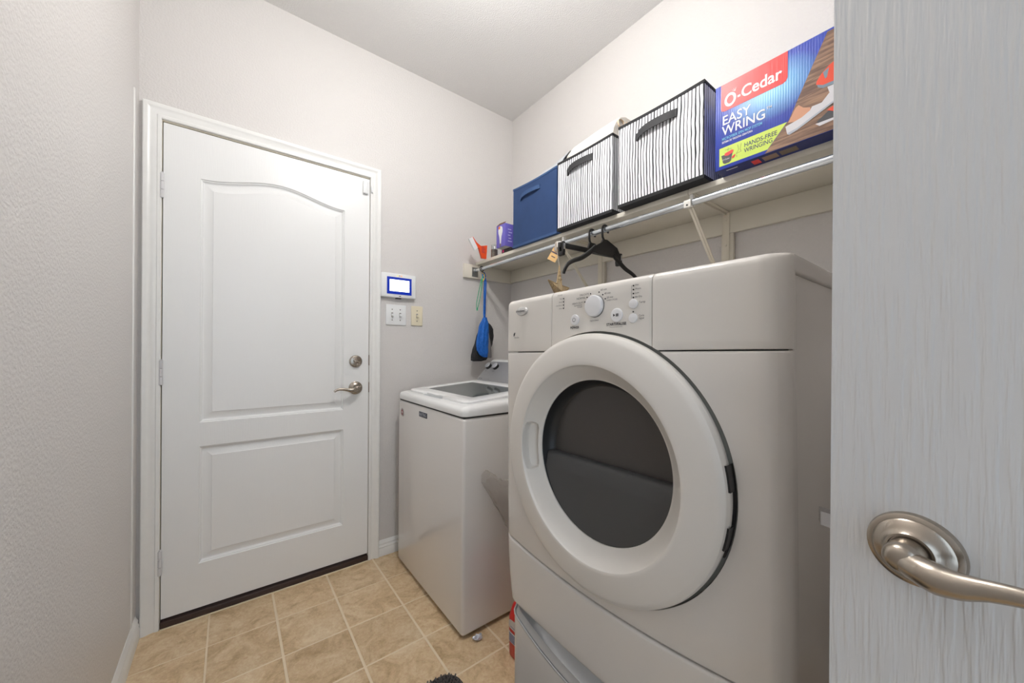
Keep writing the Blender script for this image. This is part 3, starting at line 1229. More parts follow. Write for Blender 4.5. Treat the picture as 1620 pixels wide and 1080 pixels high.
for k in range(7):
    q = R_(90 * k / 6)
    poly.append((0.012 + rt - rt * math.sin(PI / 2 - q) if False else 0.006 + rt - rt * math.cos(q), flen - 0.008 - rt + rt * math.sin(q)))
W_ = cy1 - cy0
poly2 = [(0.006, 0.008)] + [(0.006 + rt - rt * math.cos(R_(15 * k)), flen - 0.008 - rt + rt * math.sin(R_(15 * k))) for k in range(7)]
poly2 += [(W_ - 0.006 - rt + rt * math.sin(R_(15 * k)), flen - 0.008 - rt + rt * math.cos(R_(15 * k))) for k in range(7)] + [(W_ - 0.006, 0.008)]
b.prism(poly2, fo, V((0, -1, 0)), fd, 0.002)
b.done('control_face', CONSOLE, cons, smooth=False)
for ky in (1.905, 1.826):
    kc = V((1.2065, ky, 0.950)) + fd * 0.117 + fn * 0.002
    k = MB()
    k.lathe(kc, fn, [(0, 0.021), (0.012, 0.0205), (0.016, 0.019)], 28)
    ko = k.done('knob', BLACKP, cons)
    k = MB()
    k.lathe(kc + fn * 0.0155, fn, [(0, 0.0195), (0.003, 0.0195), (0.005, 0.0175), (0.0042, 0.015), (0.0045, 0)], 28)
    k.done('knob_cap', mat('knob_silver', (196, 196, 198), 0.42, metal=0.35), ko)
    text('lettering', 'cycle' if ky > 1.87 else 'temp', 0.008, V((1.2065, ky, 0.950)) + fd * 0.083 + fn * 0.0032, (0, -1, 0), fd, INK, cons)
text('lettering', 'MAYTAG', 0.009, V((1.2065, cy1 - 0.022, 0.950)) + fd * 0.020 + fn * 0.0032, (0, -1, 0), fd, INK, cons, 'LEFT', 0.02)
text('lettering', 'commercial technology', 0.006, V((1.2065, cy1 - 0.080, 0.950)) + fd * 0.020 + fn * 0.0032, (0, -1, 0), fd, INKG, cons, 'LEFT')
# badge and round sticker on the front
b = MB()
b.box(WX0 - 0.0025, WX0 + 0.002, 1.578, 1.664, 0.822, 0.846, 0.0008)
bd = b.done('badge', mat('badge_navy', (48, 52, 70), 0.35), cab)
text('badge_lettering', 'MAYTAG', 0.019, (WX0 - 0.0029, 1.6215, 0.834), (0, -1, 0), (0, 0, 1), mat('badge_letters', (176, 180, 190), 0.35, metal=0.4), bd, 'CENTER', 0.01)
b = MB()
b.lathe((WX0 + 0.0005, 1.884, 0.810), (-1, 0, 0), [(0, 0.022), (0.0012, 0.022), (0.0013, 0)], 28)
stk = b.done('sticker', mat('sticker_grey', (168, 162, 160), 0.4), cab)
b = MB()
b.lathe((WX0 - 0.0012, 1.884, 0.810), (-1, 0, 0), [(0, 0.015), (0.0002, 0.015)], 6)
b.done('sticker_mark', mat('sticker_red', (140, 60, 62), 0.5), stk, smooth=False)
text('sticker_lettering', '10', 0.017, (WX0 - 0.0017, 1.884, 0.810), (0, -1, 0), (0, 0, 1), BUTTON, stk, 'CENTER', 0.03)

# ================================================================ SHELF, ROD, BRACKETS
SXF, SZB, SZT = 1.264, 1.690, 1.709
sh = thing('wall_shelf', (R, 0.7, 1.60), 'long white painted wall shelf with backing cleats above the appliances', 'shelf')
b = MB()
b.box(SXF, R, 0.641, D, SZB, SZT, 0.0015)
b.done('shelf_board', SHELFP, sh)
b = MB()
b.box(SXF, R, FRONT, 0.639, SZB, SZT, 0.0015)
b.done('shelf_board', SHELFP, sh)
b = MB()
b.box(1.173, R, D - 0.020, D, 1.602, SZB, 0.0015)
b.done('cleat', SHELFP, sh)
b = MB()
b.box(R - 0.019, R, 0.302, D - 0.0205, 1.606, SZB, 0.0015)
b.done('cleat', SHELFP, sh)
b = MB()
b.box(R - 0.019, R, FRONT, 0.300, 1.606, SZB, 0.0015)
b.done('cleat', SHELFP, sh)
for by in (1.245, 0.628):
    b = MB()
    b.box(R - 0.019, R, by - 0.026, by + 0.018, 1.05, 1.605, 0.0015)
    b.done('upright', SHELFP, sh)

RODX, RODZ = 1.250, 1.653
rod = thing('closet_rod', (RODX, 0.8, RODZ), 'thin silver metal hanging rod running under the front edge of the shelf', 'rod')
b = MB()
b.cyl((RODX, FRONT, RODZ), (RODX, 1.10, RODZ), 0.0112, 20)
b.done('rod', STEEL, rod)
b = MB()
b.cyl((RODX, 1.08, RODZ), (RODX, D - 0.024, RODZ - 0.003), 0.0098, 20)
b.done('inner_rod', STEEL, rod)
b = MB()
b.box(RODX - 0.022, RODX + 0.022, D - 0.0235, D - 0.0205, 1.612, 1.672, 0.001)
b.lathe((RODX, D - 0.0235, RODZ - 0.003), (0, -1, 0), [(0, 0.017), (0.012, 0.017), (0.012, 0.0105)], 20, caps=False)
b.done('end_flange', mat('zinc', (160, 162, 160), 0.4, metal=0.9), rod)

for i, by in enumerate((0.628, 1.245)):
    br = thing('shelf_bracket', (R - 0.02, by, 1.32), ('painted metal shelf and rod bracket above the dryer, nearer the open door', 'painted metal shelf and rod bracket behind the black hangers')[i], 'bracket', 'brackets under the shelf')
    b = MB()
    b.box(R - 0.0225, R - 0.0195, by - 0.013, by + 0.013, 1.33, 1.688, 0.001)
    for zz in (1.66, 1.56, 1.40):
        b.cyl((R - 0.0225, by, zz), (R - 0.025, by, zz), 0.004, 10)
    b.done('wall_leg', BRACKET, br)
    b = MB()
    b.box(1.270, R - 0.0195, by - 0.012, by + 0.012, 1.6865, 1.6895, 0.0008)
    b.box(1.270, R - 0.0195, by - 0.0015, by + 0.0015, 1.678, 1.688, 0.0005)
    b.done('top_arm', BRACKET, br)
    b = MB()
    p0, p1 = V((RODX + 0.012, by, RODZ - 0.012)), V((R - 0.026, by, 1.372))
    dd = (p1 - p0).normalized()
    b.obox((p0 + p1) / 2, dd, (0, 1, 0), dd.cross(V((0, 1, 0))), (p1 - p0).length / 2, 0.0085, 0.0022, 0.001)
    b.obox((p0 + p1) / 2, dd, (0, 1, 0), dd.cross(V((0, 1, 0))), (p1 - p0).length / 2, 0.0018, 0.006, 0.0008)
    b.done('brace', BRACKET, br)
    b = MB()
    b.lathe((RODX, by - 0.012, RODZ), (0, 1, 0), [(0, 0.0114), (0, 0.0145), (0.024, 0.0145), (0.024, 0.0114)], 20, R_(70), R_(300), caps=False)
    b.box(RODX - 0.0165, RODX - 0.0125, by - 0.012, by + 0.012, RODZ - 0.018, RODZ + 0.008, 0.001)
    b.box(RODX + 0.011, RODX + 0.030, by - 0.006, by + 0.006, RODZ - 0.004, 1.687, 0.001)
    hk = b.done('rod_hook', mat('hook_white', (236, 233, 226), 0.35), br)
    b = MB()
    b.cyl((RODX - 0.0165, by, RODZ - 0.010), (RODX - 0.018, by, RODZ - 0.010), 0.003, 10)
    b.done('screw', INK, hk)


# ================================================================ STORAGE BINS
def bin_box(name, x0, x1, y0, y1, z1, body, trim, label, group, handle, sag=0.0):
    t = thing(name, ((x0 + x1) / 2, (y0 + y1) / 2, SZT), label, 'storage bin', group)
    z0 = SZT + 0.0006
    b = MB()
    th = 0.004
    NY, NZ = 14, 8

    def wallpt(u, v, out):
        """u round the four sides 0..4, v up 0..1"""
        k = int(min(u, 3.9999))
        f = u - k
        cs = [(x0, y1), (x0, y0), (x1, y0), (x1, y1)]
        a, c = cs[k], cs[(k + 1) % 4]
        x, y = lerp(a[0], c[0], f), lerp(a[1], c[1], f)
        bulge = 0.004 * math.sin(PI * f) * math.sin(PI * v)
        nx, ny = [(-1, 0), (0, -1), (1, 0), (0, 1)][k]
        if k % 2 == 0:
            x += nx * (bulge + out)
            y += out * (1 - 2 * f) * (1 if k == 0 else -1)
        else:
            y += ny * (bulge + out)
            x += out * (2 * f - 1) * (1 if k == 1 else -1)
        z = lerp(z0, z1, v)
        if k == 0:
            z -= sag * v * math.sin(PI * f)
        return V((x, y, z))
    us = [k + i / 10 for k in range(4) for i in range(10)]
    rows = [[wallpt(u, v / NZ, 0) for u in us] for v in range(NZ + 1)]
    rows += [[wallpt(u, v / NZ, -th) for u in us] for v in (NZ, NZ // 2, 0)]
    b.grid(rows, close=True)
    b.done('walls', body, t, angle=30)
    b = MB()
    b.box(x0, x1, y0, y1, z0 - 0.0004, z0 + 0.004)
    b.done('base', trim, t)
    for vz0, vz1 in ((0.972, 1.004), (-0.001, 0.036)):
        b = MB()
        rows = [[wallpt(u, vz0, 0.0008) for u in us], [wallpt(u, vz0, 0.0018) for u in us], [wallpt(u, vz1, 0.0018) for u in us], [wallpt(u, vz1, -0.005) for u in us], [wallpt(u, vz0, -0.005) for u in us]]
        rows.append(rows[0])
        b.grid(rows, close=True)
        bmesh.ops.remove_doubles(b.bm, verts=b.bm.verts, dist=1e-6)
        b.done('binding', trim, t, angle=30)
    ya, yb, zc, hw = handle      # strap from ya (left) to yb (right)
    b = MB()
    n = 14
    rows = []
    for i in range(n + 1):
        s = i / n
        y = lerp(ya, yb, s)
        out = 0.0035 + 0.011 * (math.sin(PI * s) ** 0.5)
        zz = zc - 0.014 * (1 - math.sin(PI * s) ** 0.5) if s < 0.5 else zc + 0.002 * (1 - math.sin(PI * s) ** 0.6)
        x = x0 - 0.003 - out
        rows.append([V((x, y, zz - hw)), V((x, y, zz + hw)), V((x + 0.003, y, zz + hw)), V((x + 0.003, y, zz - hw))])
    vs = b.grid(rows, close=True)
    b.bm.faces.new(vs[0])
    b.bm.faces.new(vs[-1])
    b.box(x0 - 0.0065, x0 + 0.001, ya - 0.004, ya + 0.006, zc - 0.014 - hw, zc - 0.014 + hw)
    b.box(x0 - 0.0065, x0 + 0.001, yb - 0.006, yb + 0.004, zc + 0.002 - hw, zc + 0.002 + hw)
    b.done('handle', mat('strap_black', (48, 48, 50), 0.7) if trim is BINTRIM else BLUEE, t, angle=40)
    return t


BXB = 1.555
blue_bin = bin_box('storage_bin', 1.248, BXB, 1.275, 1.618, 2.036, BLUEC, BLUEE, 'navy blue fabric storage bin with a blue strap handle, on the shelf', 'fabric bins on the shelf', (1.548, 1.400, 1.975, 0.010), 0.006)
s1 = bin_box('storage_bin', 1.232, BXB, 0.938, 1.252, 2.032, STRIPE, BINTRIM, 'black and white striped fabric bin with cream cloth on top, beside the navy bin', 'fabric bins on the shelf', (1.182, 1.044, 1.976, 0.0135), 0.004)
s2 = bin_box('storage_bin', 1.220, BXB, 0.567, 0.898, 2.030, STRIPE, BINTRIM, 'black and white striped fabric bin standing against the blue mop carton', 'fabric bins on the shelf', (0.810, 0.663, 1.966, 0.0135), 0.004)

# cream towel rolled on top of the middle bin
t = thing('folded_towel', (1.38, 1.09, 2.03), 'cream white towel folded over and stuffed in the top of the middle striped bin', 'towel')
b = MB()
rows = []
NA = 18
for i in range(25):
    s = i / 24
    y = lerp(0.946, 1.246, s)
    hh = 0.112 - 0.020 * abs(s - 0.15) - 0.010 * max(0, s - 0.45)
    ww = 0.105 - 0.03 * max(0, s - 0.8) * 5
    row = []
    for k in range(NA):
        a = 2 * PI * k / NA
        wob = 1 + 0.05 * noise.noise((y * 9, a, 1.3))
        px = 1.350 + ww * math.cos(a) * wob
        pz = 2.030 + (hh * math.sin(a) * wob if math.sin(a) > 0 else 0.035 * math.sin(a))
        row.append(V((px, y, pz)))
    rows.append(row)
vs = b.grid(rows, close=True)
b.bm.faces.new(vs[0])
b.bm.faces.new(vs[-1])
b.done('towel_body', mat('towel_cream', (238, 232, 222), 0.95, bump=(700, 0.5, 0.0012, 2)), t, angle=70)
b = MB()
rows = []
for i in range(30):
    a = i / 29 * 2.2 * PI
    rr = 0.012 + 0.028 * i / 29
    rows.append([V((1.300 + rr * math.cos(a), y, 2.100 + 0.75 * rr * math.sin(a))) for y in (0.940, 0.970)])
b.grid(rows)
b.done('rolled_edge', mat('towel_edge', (236, 212, 184), 0.95), t, angle=70)
# grey papers / plastic sleeve lying on the blue bin
b = MB()
rows = []
for i in range(13):
    y = lerp(1.268, 1.56, i / 12)
    zc = 2.142 - 0.26 * (y - 1.29) + 0.004 * math.sin(i * 1.3)
    row = []
    for k in range(9):
        f = k / 8
        z = lerp(2.043, zc, (f / 0.3) ** 0.8) if f <= 0.3 else lerp(zc, 2.055, (f - 0.3) / 0.7)
        row.append(V((lerp(1.262, 1.54, f), y, z + 0.004 * noise.noise((i * 0.8, k * 0.9, 2)))))
    rows.append(row)
b.grid([r + [p + V((0, 0, -0.002)) for p in r[::-1]] for r in rows], close=True)
b.done('plastic_sleeve', mat('sleeve_grey', (196, 200, 204), 0.35), label='crumpled grey plastic sleeve lying in the top of the blue bin', cat='bag', angle=60)

# ================================================================ MOP CARTON
MX, MY0, MY1, MZ0, MZ1 = 1.209, 0.045, 0.527, SZT + 0.0005, 1.972
box = thing('mop_carton', ((MX + 1.55) / 2, 0.286, SZT), 'blue printed spin mop carton with a red logo at the right end of the shelf', 'box')


def carton_mat():
    m = mat('carton_print', (44, 68, 170), 0.38, spec=0.5)
    nt = m.node_tree
    b = nt.nodes['Principled BSDF']
    tc = nd(m, 'ShaderNodeTexCoord')
    sp = nd(m, 'ShaderNodeSeparateXYZ')
    nt.links.new(tc.outputs['Object'], sp.inputs[0])
    # printed pale-blue glow in the middle of the front artwork
    dy = math_n(m, 'DIVIDE', math_n(m, 'SUBTRACT', sp.outputs[1], 0.375 - 0.286), 0.115)
    dz = math_n(m, 'DIVIDE', math_n(m, 'SUBTRACT', sp.outputs[2], 1.885 - SZT), 0.085)
    r2 = math_n(m, 'ADD', math_n(m, 'MULTIPLY', dy, dy), math_n(m, 'MULTIPLY', dz, dz))
    fac = math_n(m, 'SUBTRACT', 1.0, math_n(m, 'SQRT', r2), clamp=True)
    mx = nd(m, 'ShaderNodeMix', data_type='RGBA')
    mx.inputs[6].default_value = lin((38, 62, 164))
    mx.inputs[7].default_value = lin((120, 200, 240))
    nt.links.new(fac, mx.inputs[0])
    nt.links.new(mx.outputs[2], b.inputs['Base Color'])
    wv = nd(m, 'ShaderNodeTexWave', bands_direction='Y')
    wv.inputs['Scale'].default_value = 52
    wv.inputs['Distortion'].default_value = 0.2
    nt.links.new(tc.outputs['Object'], wv.inputs['Vector'])
    bp = nd(m, 'ShaderNodeBump')
    bp.inputs['Strength'].default_value = 0.14
    bp.inputs['Distance'].default_value = 0.0015
    nt.links.new(wv.outputs['Fac'], bp.inputs['Height'])
    nt.links.new(bp.outputs[0], b.inputs['Normal'])
    return m


b = MB()
b.box(MX, 1.55, MY0, MY1, MZ0, MZ1, 0.0015)
carton = b.done('carton', carton_mat(), box)
MR, MU = V((0, -1, 0)), V((0, 0, 1))


def pr(name, pts, material, lift=0.0004, parent=None):
    """flat print on the front of the carton; pts are (y, z)"""
    b = MB()
    vs = [b.bm.verts.new((MX - lift, y, z)) for y, z in pts]
    f = b.bm.faces.new(vs)
    if len(vs) > 6:
        bmesh.ops.triangulate(b.bm, faces=[f], ngon_method='EAR_CLIP')
    return b.done(name, material, parent or carton, smooth=False)


def rrect(y0, y1, z0, z1, r):
    pts = []
    for cy, cz, a in ((y1 - r, z1 - r, 0), (y0 + r, z1 - r, 90), (y0 + r, z0 + r, 180), (y1 - r, z0 + r, 270)):
        for k in range(6):
            q = R_(a + 18 * k)
            pts.append((cy + r * math.cos(q), cz + r * math.sin(q)))
    return pts


REDP = mat('print_red', (224, 46, 44), 0.4, bump=((10, 330, 10), 0.10, 0.001, 1))
WHP = mat('print_white', (240, 240, 240), 0.5)
LIME = mat('print_lime', (204, 226, 92), 0.45)
CYANP = mat('print_cyan', (120, 196, 232), 0.5)
NAVYP = mat('print_navy', (30, 42, 92), 0.5)
GREYP = mat('print_grey', (70, 70, 74), 0.5)
SKIN = mat('print_skin', (206, 150, 118), 0.5)
SLIP = mat('print_slipper', (214, 212, 216), 0.5)
WOODP = mat('print_wood', (128, 96, 76), 0.5, bump=None, var=None)
# wood photo: printed planks
nt = WOODP.node_tree
tc = nd(WOODP, 'ShaderNodeTexCoord')
mp = nd(WOODP, 'ShaderNodeMapping')
mp.inputs['Rotation'].default_value = (R_(-12), 0, 0)
mp.inputs['Scale'].default_value = (1, 14, 130)
nt.links.new(tc.outputs['Object'], mp.inputs[0])
nn = nd(WOODP, 'ShaderNodeTexNoise')
nn.inputs['Scale'].default_value = 1.0
nn.inputs['Detail'].default_value = 5
nt.links.new(mp.outputs[0], nn.inputs['Vector'])
cr = nd(WOODP, 'ShaderNodeValToRGB')
cr.color_ramp.elements[0].position = 0.35
cr.color_ramp.elements[0].color = lin((98, 70, 56))
cr.color_ramp.elements[1].position = 0.7
cr.color_ramp.elements[1].color = lin((160, 124, 98))
nt.links.new(nn.outputs['Fac'], cr.inputs[0])
nt.links.new(cr.outputs[0], nt.nodes['Principled BSDF'].inputs['Base Color'])

red = rrect(0.338, 0.510, 1.887, 1.990, 0.012)
red = [(y, min(z, MZ1 - 0.001)) for y, z in red]
pr('logo_panel', [(0.510, MZ1 - 0.001), (0.338, MZ1 - 0.001), (0.338, 1.899), (0.3415, 1.8905), (0.350, 1.887), (0.500, 1.887), (0.5085, 1.8905), (0.510, 1.899)], REDP)
text('logo_lettering', 'Cedar', 0.047, (MX - 0.0008, 0.4535, 1.918), MR, MU, WHP, carton, 'LEFT', 0.020, 0, 0.86)
text('logo_lettering', '-', 0.042, (MX - 0.0008, 0.4595, 1.917), MR, MU, WHP, carton, 'CENTER', 0.03, 0, 0.62)
b = MB()
for i in range(28):
    a0, a1 = 2 * PI * i / 28, 2 * PI * (i + 1) / 28
    b.bm.faces.new([b.bm.verts.new((MX - 0.0008, 0.4835 - ry * math.cos(a), 1.916 + rz * math.sin(a))) for a, ry, rz in ((a0, 0.0165, 0.0205), (a1, 0.0165, 0.0205), (a1, 0.0095, 0.0125), (a0, 0.0095, 0.0125))])
for a in (70, 90, 115, 140):
    q = R_(a)
    c0 = V((MX - 0.0009, 0.470, 1.934))
    d_ = V((0, -math.cos(q), math.sin(q)))
    s_ = V((0, math.sin(q), math.cos(q))) * 0.0007
    b.bm.faces.new([b.bm.verts.new(p) for p in (c0 - s_, c0 + s_, c0 + d_ * 0.013)])
b.done('logo_letter', WHP, carton, smooth=False)
text('title_lettering', 'EASY', 0.040, (MX - 0.0008, 0.5065, 1.857), MR, MU, WHP, carton, 'LEFT', 0.010, 0, 0.88)
text('title_lettering', 'WRING', 0.040, (MX - 0.0008, 0.5065, 1.825), MR, MU, WHP, carton, 'LEFT', 0.010, 0, 0.86)
text('title_lettering', 'TM', 0.010, (MX - 0.0008, 0.388, 1.838), MR, MU, WHP, carton, 'LEFT', 0.01)
text('title_lettering', 'MICROFIBER SPIN MOP SYSTEM', 0.0115, (MX - 0.0008, 0.5065, 1.8015), MR, MU, CYANP, carton, 'LEFT', 0.012, 0, 0.68)
text('title_lettering', 'SISTEMA DE TREGONA GIRATORIA', 0.0085, (MX - 0.0008, 0.5065, 1.791), MR, MU, WHP, carton, 'LEFT', 0.012, 0, 0.63)
pr('lime_banner', [(0.514, 1.776), (0.3385, 1.776), (0.3845, 1.720), (0.514, 1.720)], LIME)
text('banner_lettering', 'HANDS-FREE', 0.0180, (MX - 0.0008, 0.4445, 1.7575), MR, MU, NAVYP, carton, 'LEFT', 0.008, 0, 0.80)
text('banner_lettering', 'WRINGING', 0.0180, (MX - 0.0008, 0.4445, 1.741), MR, MU, NAVYP, carton, 'LEFT', 0.006, 0, 0.78)
# little bucket picture
pr('bucket_picture', [(0.508, 1.752), (0.476, 1.752), (0.480, 1.728), (0.485, 1.724), (0.498, 1.724), (0.503, 1.728)], GREYP, 0.0007)
pr('bucket_picture', [(0.498, 1.756), (0.478, 1.760), (0.473, 1.757), (0.475, 1.750), (0.488, 1.746), (0.499, 1.749)], REDP, 0.0010)
pr('bucket_picture', [(0.478, 1.738), (0.469, 1.743), (0.468, 1.740), (0.472, 1.733), (0.478, 1.733)], REDP, 0.0011)
text('bucket_lettering', 'O-Cedar', 0.0055, (MX - 0.0012, 0.494, 1.737), MR, MU, WHP, carton)
b = MB()
for pts in ([(0.489, 1.760), (0.488, 1.770)], [(0.4785, 1.764), (0.497, 1.766)], [(0.462, 1.768), (0.459, 1.752)], [(0.452, 1.768), (0.455, 1.752)], [(0.459, 1.752), (0.466, 1.742)], [(0.455, 1.752), (0.452, 1.744)], [(0.466, 1.742), (0.452, 1.744)], [(0.464, 1.738), (0.464, 1.731)]):
    (ya, za), (yb, zb) = pts
    d_ = V((0, yb - ya, zb - za)).normalized()
    s_ = V((0, -d_.z, d_.y)) * 0.0004
    A, B = V((MX - 0.0009, ya, za)), V((MX - 0.0009, yb, zb))
    b.bm.faces.new([b.bm.verts.new(p) for p in (A - s_, A + s_, B + s_, B - s_)])
b.done('line_drawing', GREYP, carton, smooth=False, kind='stuff')
# floor photograph with slipper, mop head
pr('floor_photo', [(0.391, 1.7105), (0.3795, 1.725), (0.3345, 1.779), (MY0 + 0.004, 1.779), (MY0 + 0.004, 1.7105)], WOODP)
pr('floor_photo', [(0.3345, 1.779), (0.298, 1.865), (0.254, 1.966), (MY0 + 0.004, 1.966), (MY0 + 0.004, 1.779)], WOODP)
for k, (ya, za, yb, zb) in enumerate([(0.252, 1.93, 0.06, 1.955), (0.268, 1.895, 0.06, 1.925), (0.300, 1.858, 0.06, 1.893), (0.322, 1.818, 0.06, 1.852), (0.342, 1.760, 0.06, 1.795), (0.366, 1.735, 0.06, 1.760)]):
    pr('plank_line', [(ya, za), (yb, zb), (yb, zb + 0.0016), (ya, za + 0.0010)], mat('print_brown', (70, 50, 42), 0.5), 0.0006)
pr('foot_picture', [(0.336, 1.772), (0.320, 1.804), (0.313, 1.809), (0.303, 1.797), (0.288, 1.790), (0.285, 1.770), (0.31, 1.766)], SKIN, 0.0008)
pr('slipper_picture', [(0.342, 1.764), (0.338, 1.742), (0.333, 1.738), (0.315, 1.743), (0.285, 1.757), (0.262, 1.770), (0.222, 1.786), (0.205, 1.800), (0.205, 1.836), (0.222, 1.830), (0.250, 1.806), (0.264, 1.790), (0.284, 1.790), (0.288, 1.782), (0.306, 1.772)], SLIP, 0.0011)
pr('slipper_picture', [(0.338, 1.744), (0.333, 1.738), (0.315, 1.743), (0.285, 1.757), (0.240, 1.778), (0.240, 1.783), (0.285, 1.763), (0.315, 1.749)], mat('print_sole', (180, 184, 194), 0.5), 0.0014)
pr('mop_picture', [(0.275, 1.850), (0.276, 1.842), (0.262, 1.832), (0.225, 1.832), (0.180, 1.845), (0.180, 1.890), (0.225, 1.890), (0.250, 1.878), (0.266, 1.864)], mat('print_orange', (226, 74, 44), 0.4), 0.0008)
pr('mop_picture', [(0.274, 1.841), (0.272, 1.833), (0.262, 1.826), (0.225, 1.824), (0.225, 1.833), (0.262, 1.834)], mat('print_bluegrey', (120, 136, 150), 0.5), 0.0010)
pr('mop_picture', [(0.262, 1.866), (0.258, 1.848), (0.254, 1.850), (0.250, 1.873)], mat('print_bluegrey', (120, 136, 150), 0.5), 0.0011)
pr('mop_picture', [(0.253, 1.824), (0.249, 1.808), (0.225, 1.806), (0.225, 1.824)], SLIP, 0.0009)
pr('mop_picture', [(0.254, 1.765), (0.235, 1.752), (0.235, 1.772)], mat('print_orange', (226, 74, 44), 0.4), 0.0012)
pr('bottle_picture', [(0.275, 1.744), (0.262, 1.732), (0.235, 1.738), (0.235, 1.760), (0.25, 1.762)], GREYP, 0.0009)
pr('bottle_picture', [(0.277, 1.740), (0.268, 1.731), (0.240, 1.734), (0.240, 1.740)], SLIP, 0.0012)
# printed underside overhanging the shelf edge
b = MB()


def under(pts, material, name):
    b = MB()
    b.bm.faces.new([b.bm.verts.new((x, y, MZ0 - 0.0003)) for x, y in pts])
    return b.done(name, material, carton, smooth=False)


under([(MX + 0.001, MY1 - 0.001), (SXF - 0.001, MY1 - 0.001), (SXF - 0.001, MY0), (MX + 0.001, MY0)], mat('print_deep_blue', (36, 46, 104), 0.5), 'bottom_flap')
for ya, yb, mm in ((0.432, 0.412, REDP), (0.404, 0.368, mat('print_tan', (150, 124, 104), 0.5)), (0.362, 0.322, mat('print_tan2', (120, 104, 84), 0.5)), (0.500, 0.468, WHP)):
    bb = MB()
    wdt = 0.030 if mm is not WHP else 0.004
    bb.bm.faces.new([bb.bm.verts.new((x, y, MZ0 - 0.0006)) for x, y in ((MX + 0.014, ya), (MX + 0.014 + wdt, ya), (MX + 0.014 + wdt, yb), (MX + 0.014, yb))])
    bb.done('bottom_picture', mm, carton, smooth=False)

# ================================================================ SMALL THINGS AT THE LEFT END OF THE SHELF
# dark little carton lying down, bulb box standing on it
sb = thing('small_carton', (1.34, 1.736, SZT), 'small dark carton with a pink dot lying under the purple bulb box', 'box')
b = MB()
b.box(1.283, 1.40, 1.690, 1.782, SZT + 0.0005, SZT + 0.030, 0.001)
sbc = b.done('carton', mat('carton_dark', (58, 52, 54), 0.6), sb)
b = MB()
b.box(1.2822, 1.2829, 1.752, 1.766, SZT + 0.012, SZT + 0.026)
b.done('pink_dot', mat('dot_pink', (240, 40, 130), 0.5), sbc)
b = MB()
b.box(1.2820, 1.2829, 1.774, 1.7815, SZT + 0.002, SZT + 0.029)
b.done('white_edge', WHP, sbc)
bb_ = thing('light_bulb_box', (1.286, 1.729, SZT + 0.031), 'purple light bulb carton with a printed white bulb beside the navy bin', 'box')
PURP = mat('carton_purple', (108, 98, 188), 0.5)
Z0 = SZT + 0.0305
b = MB()
b.box(1.242, 1.330, 1.686, 1.772, Z0, Z0 + 0.130, 0.001)
pb = b.done('carton', PURP, bb_)
b = MB()
b.bm.faces.new([b.bm.verts.new(p) for p in ((1.244, 1.688, Z0 - 0.0004), (1.328, 1.688, Z0 - 0.0004), (1.328, 1.770, Z0 - 0.0004), (1.244, 1.770, Z0 - 0.0004))])
b.done('bottom_flap', mat('card_grey', (206, 204, 200), 0.7), pb, smooth=False)
b = MB()
b.prism([(0, 0), (0.044, 0.020), (0.086, 0.0)], (1.243, 1.7715, Z0 + 0.1300), (1, 0, 0), (0, 0, 1), 0.001)
b.prism([(0, 0), (0.085, 0.0), (0.080, 0.016), (0.01, 0.020)], (1.329, 1.7715, Z0 + 0.1300), (0, -1, 0), (0.05, 0, 1), 0.001)
b.prism([(0, 0), (0.085, 0.0), (0.078, 0.018), (0.012, 0.024)], (1.243, 1.7715, Z0 + 0.1300), (0, -1, 0), (0.6, 0, 0.7), 0.001)
b.done('open_flap', mat('card_brown', (118, 84, 60), 0.8), pb, smooth=False)
prof = [(0.006, 0.0), (0.006, 0.028), (0.012, 0.048), (0.0195, 0.066), (0.022, 0.080), (0.0195, 0.094), (0.011, 0.103), (0.0, 0.106)]
b = MB()
pts = [(p[0], p[1]) for p in prof] + [(-p[0], p[1]) for p in prof[::-1][1:]]
b.prism(pts, (1.2416, 1.731, Z0 + 0.016), (0, -1, 0), (0, 0, 1), 0.0003)
b.done('bulb_print', WHP, pb, smooth=False)
b = MB()
b.prism([(-0.006, 0), (0.006, 0), (0.004, 0.018), (-0.004, 0.018)], (1.2411, 1.731, Z0 + 0.004), (0, -1, 0), (0, 0, 1), 0.0003)
b.done('bulb_base_print', mat('print_brass', (120, 104, 92), 0.4), pb, smooth=False)
b = MB()
b.lathe((1.2411, 1.742, Z0 + 0.114), (-1, 0, 0), [(0, 0.009), (0.0003, 0.009)], 14)
b.done('orange_dot', mat('dot_orange', (244, 128, 40), 0.5), pb, smooth=False)
b = MB()
for k in range(5):
    z = Z0 + 0.028 + k * 0.017
    b.box(1.262 + 0.005 * (k % 2), 1.292 - 0.006 * (k % 3), 1.6852, 1.6858, z, z + 0.004)
b.done('printed_lines', mat('print_lilac', (206, 202, 236), 0.5), pb, smooth=False, kind='stuff')
# clear jar with brown contents
jr = thing('glass_jar', (1.294, 1.868, SZT), 'small clear jar of brown seed-like contents beside the purple carton', 'jar')
glass = mat('clear_glass', (235, 238, 238), 0.05)
glass.node_tree.nodes['Principled BSDF'].inputs['Transmission Weight'].default_value = 0.95
b = MB()
b.lathe((1.294, 1.868, SZT + 0.0005), (0, 0, 1), [(0, 0.020), (0.002, 0.022), (0.060, 0.022), (0.066, 0.0205), (0.080, 0.0205), (0.080, 0.019), (0.066, 0.019), (0.058, 0.0204), (0.004, 0.0204), (0.004, 0.0)], 28)
b.done('glass', glass, jr)
b = MB()
b.lathe((1.294, 1.868, SZT + 0.005), (0, 0, 1), [(0, 0.0), (0.0, 0.0198), (0.046, 0.0198), (0.048, 0)], 28)
b.done('contents', mat('brown_contents', (150, 112, 72), 0.85, bump=(500, 0.6, 0.002, 2), var=(120, 0.35)), jr)
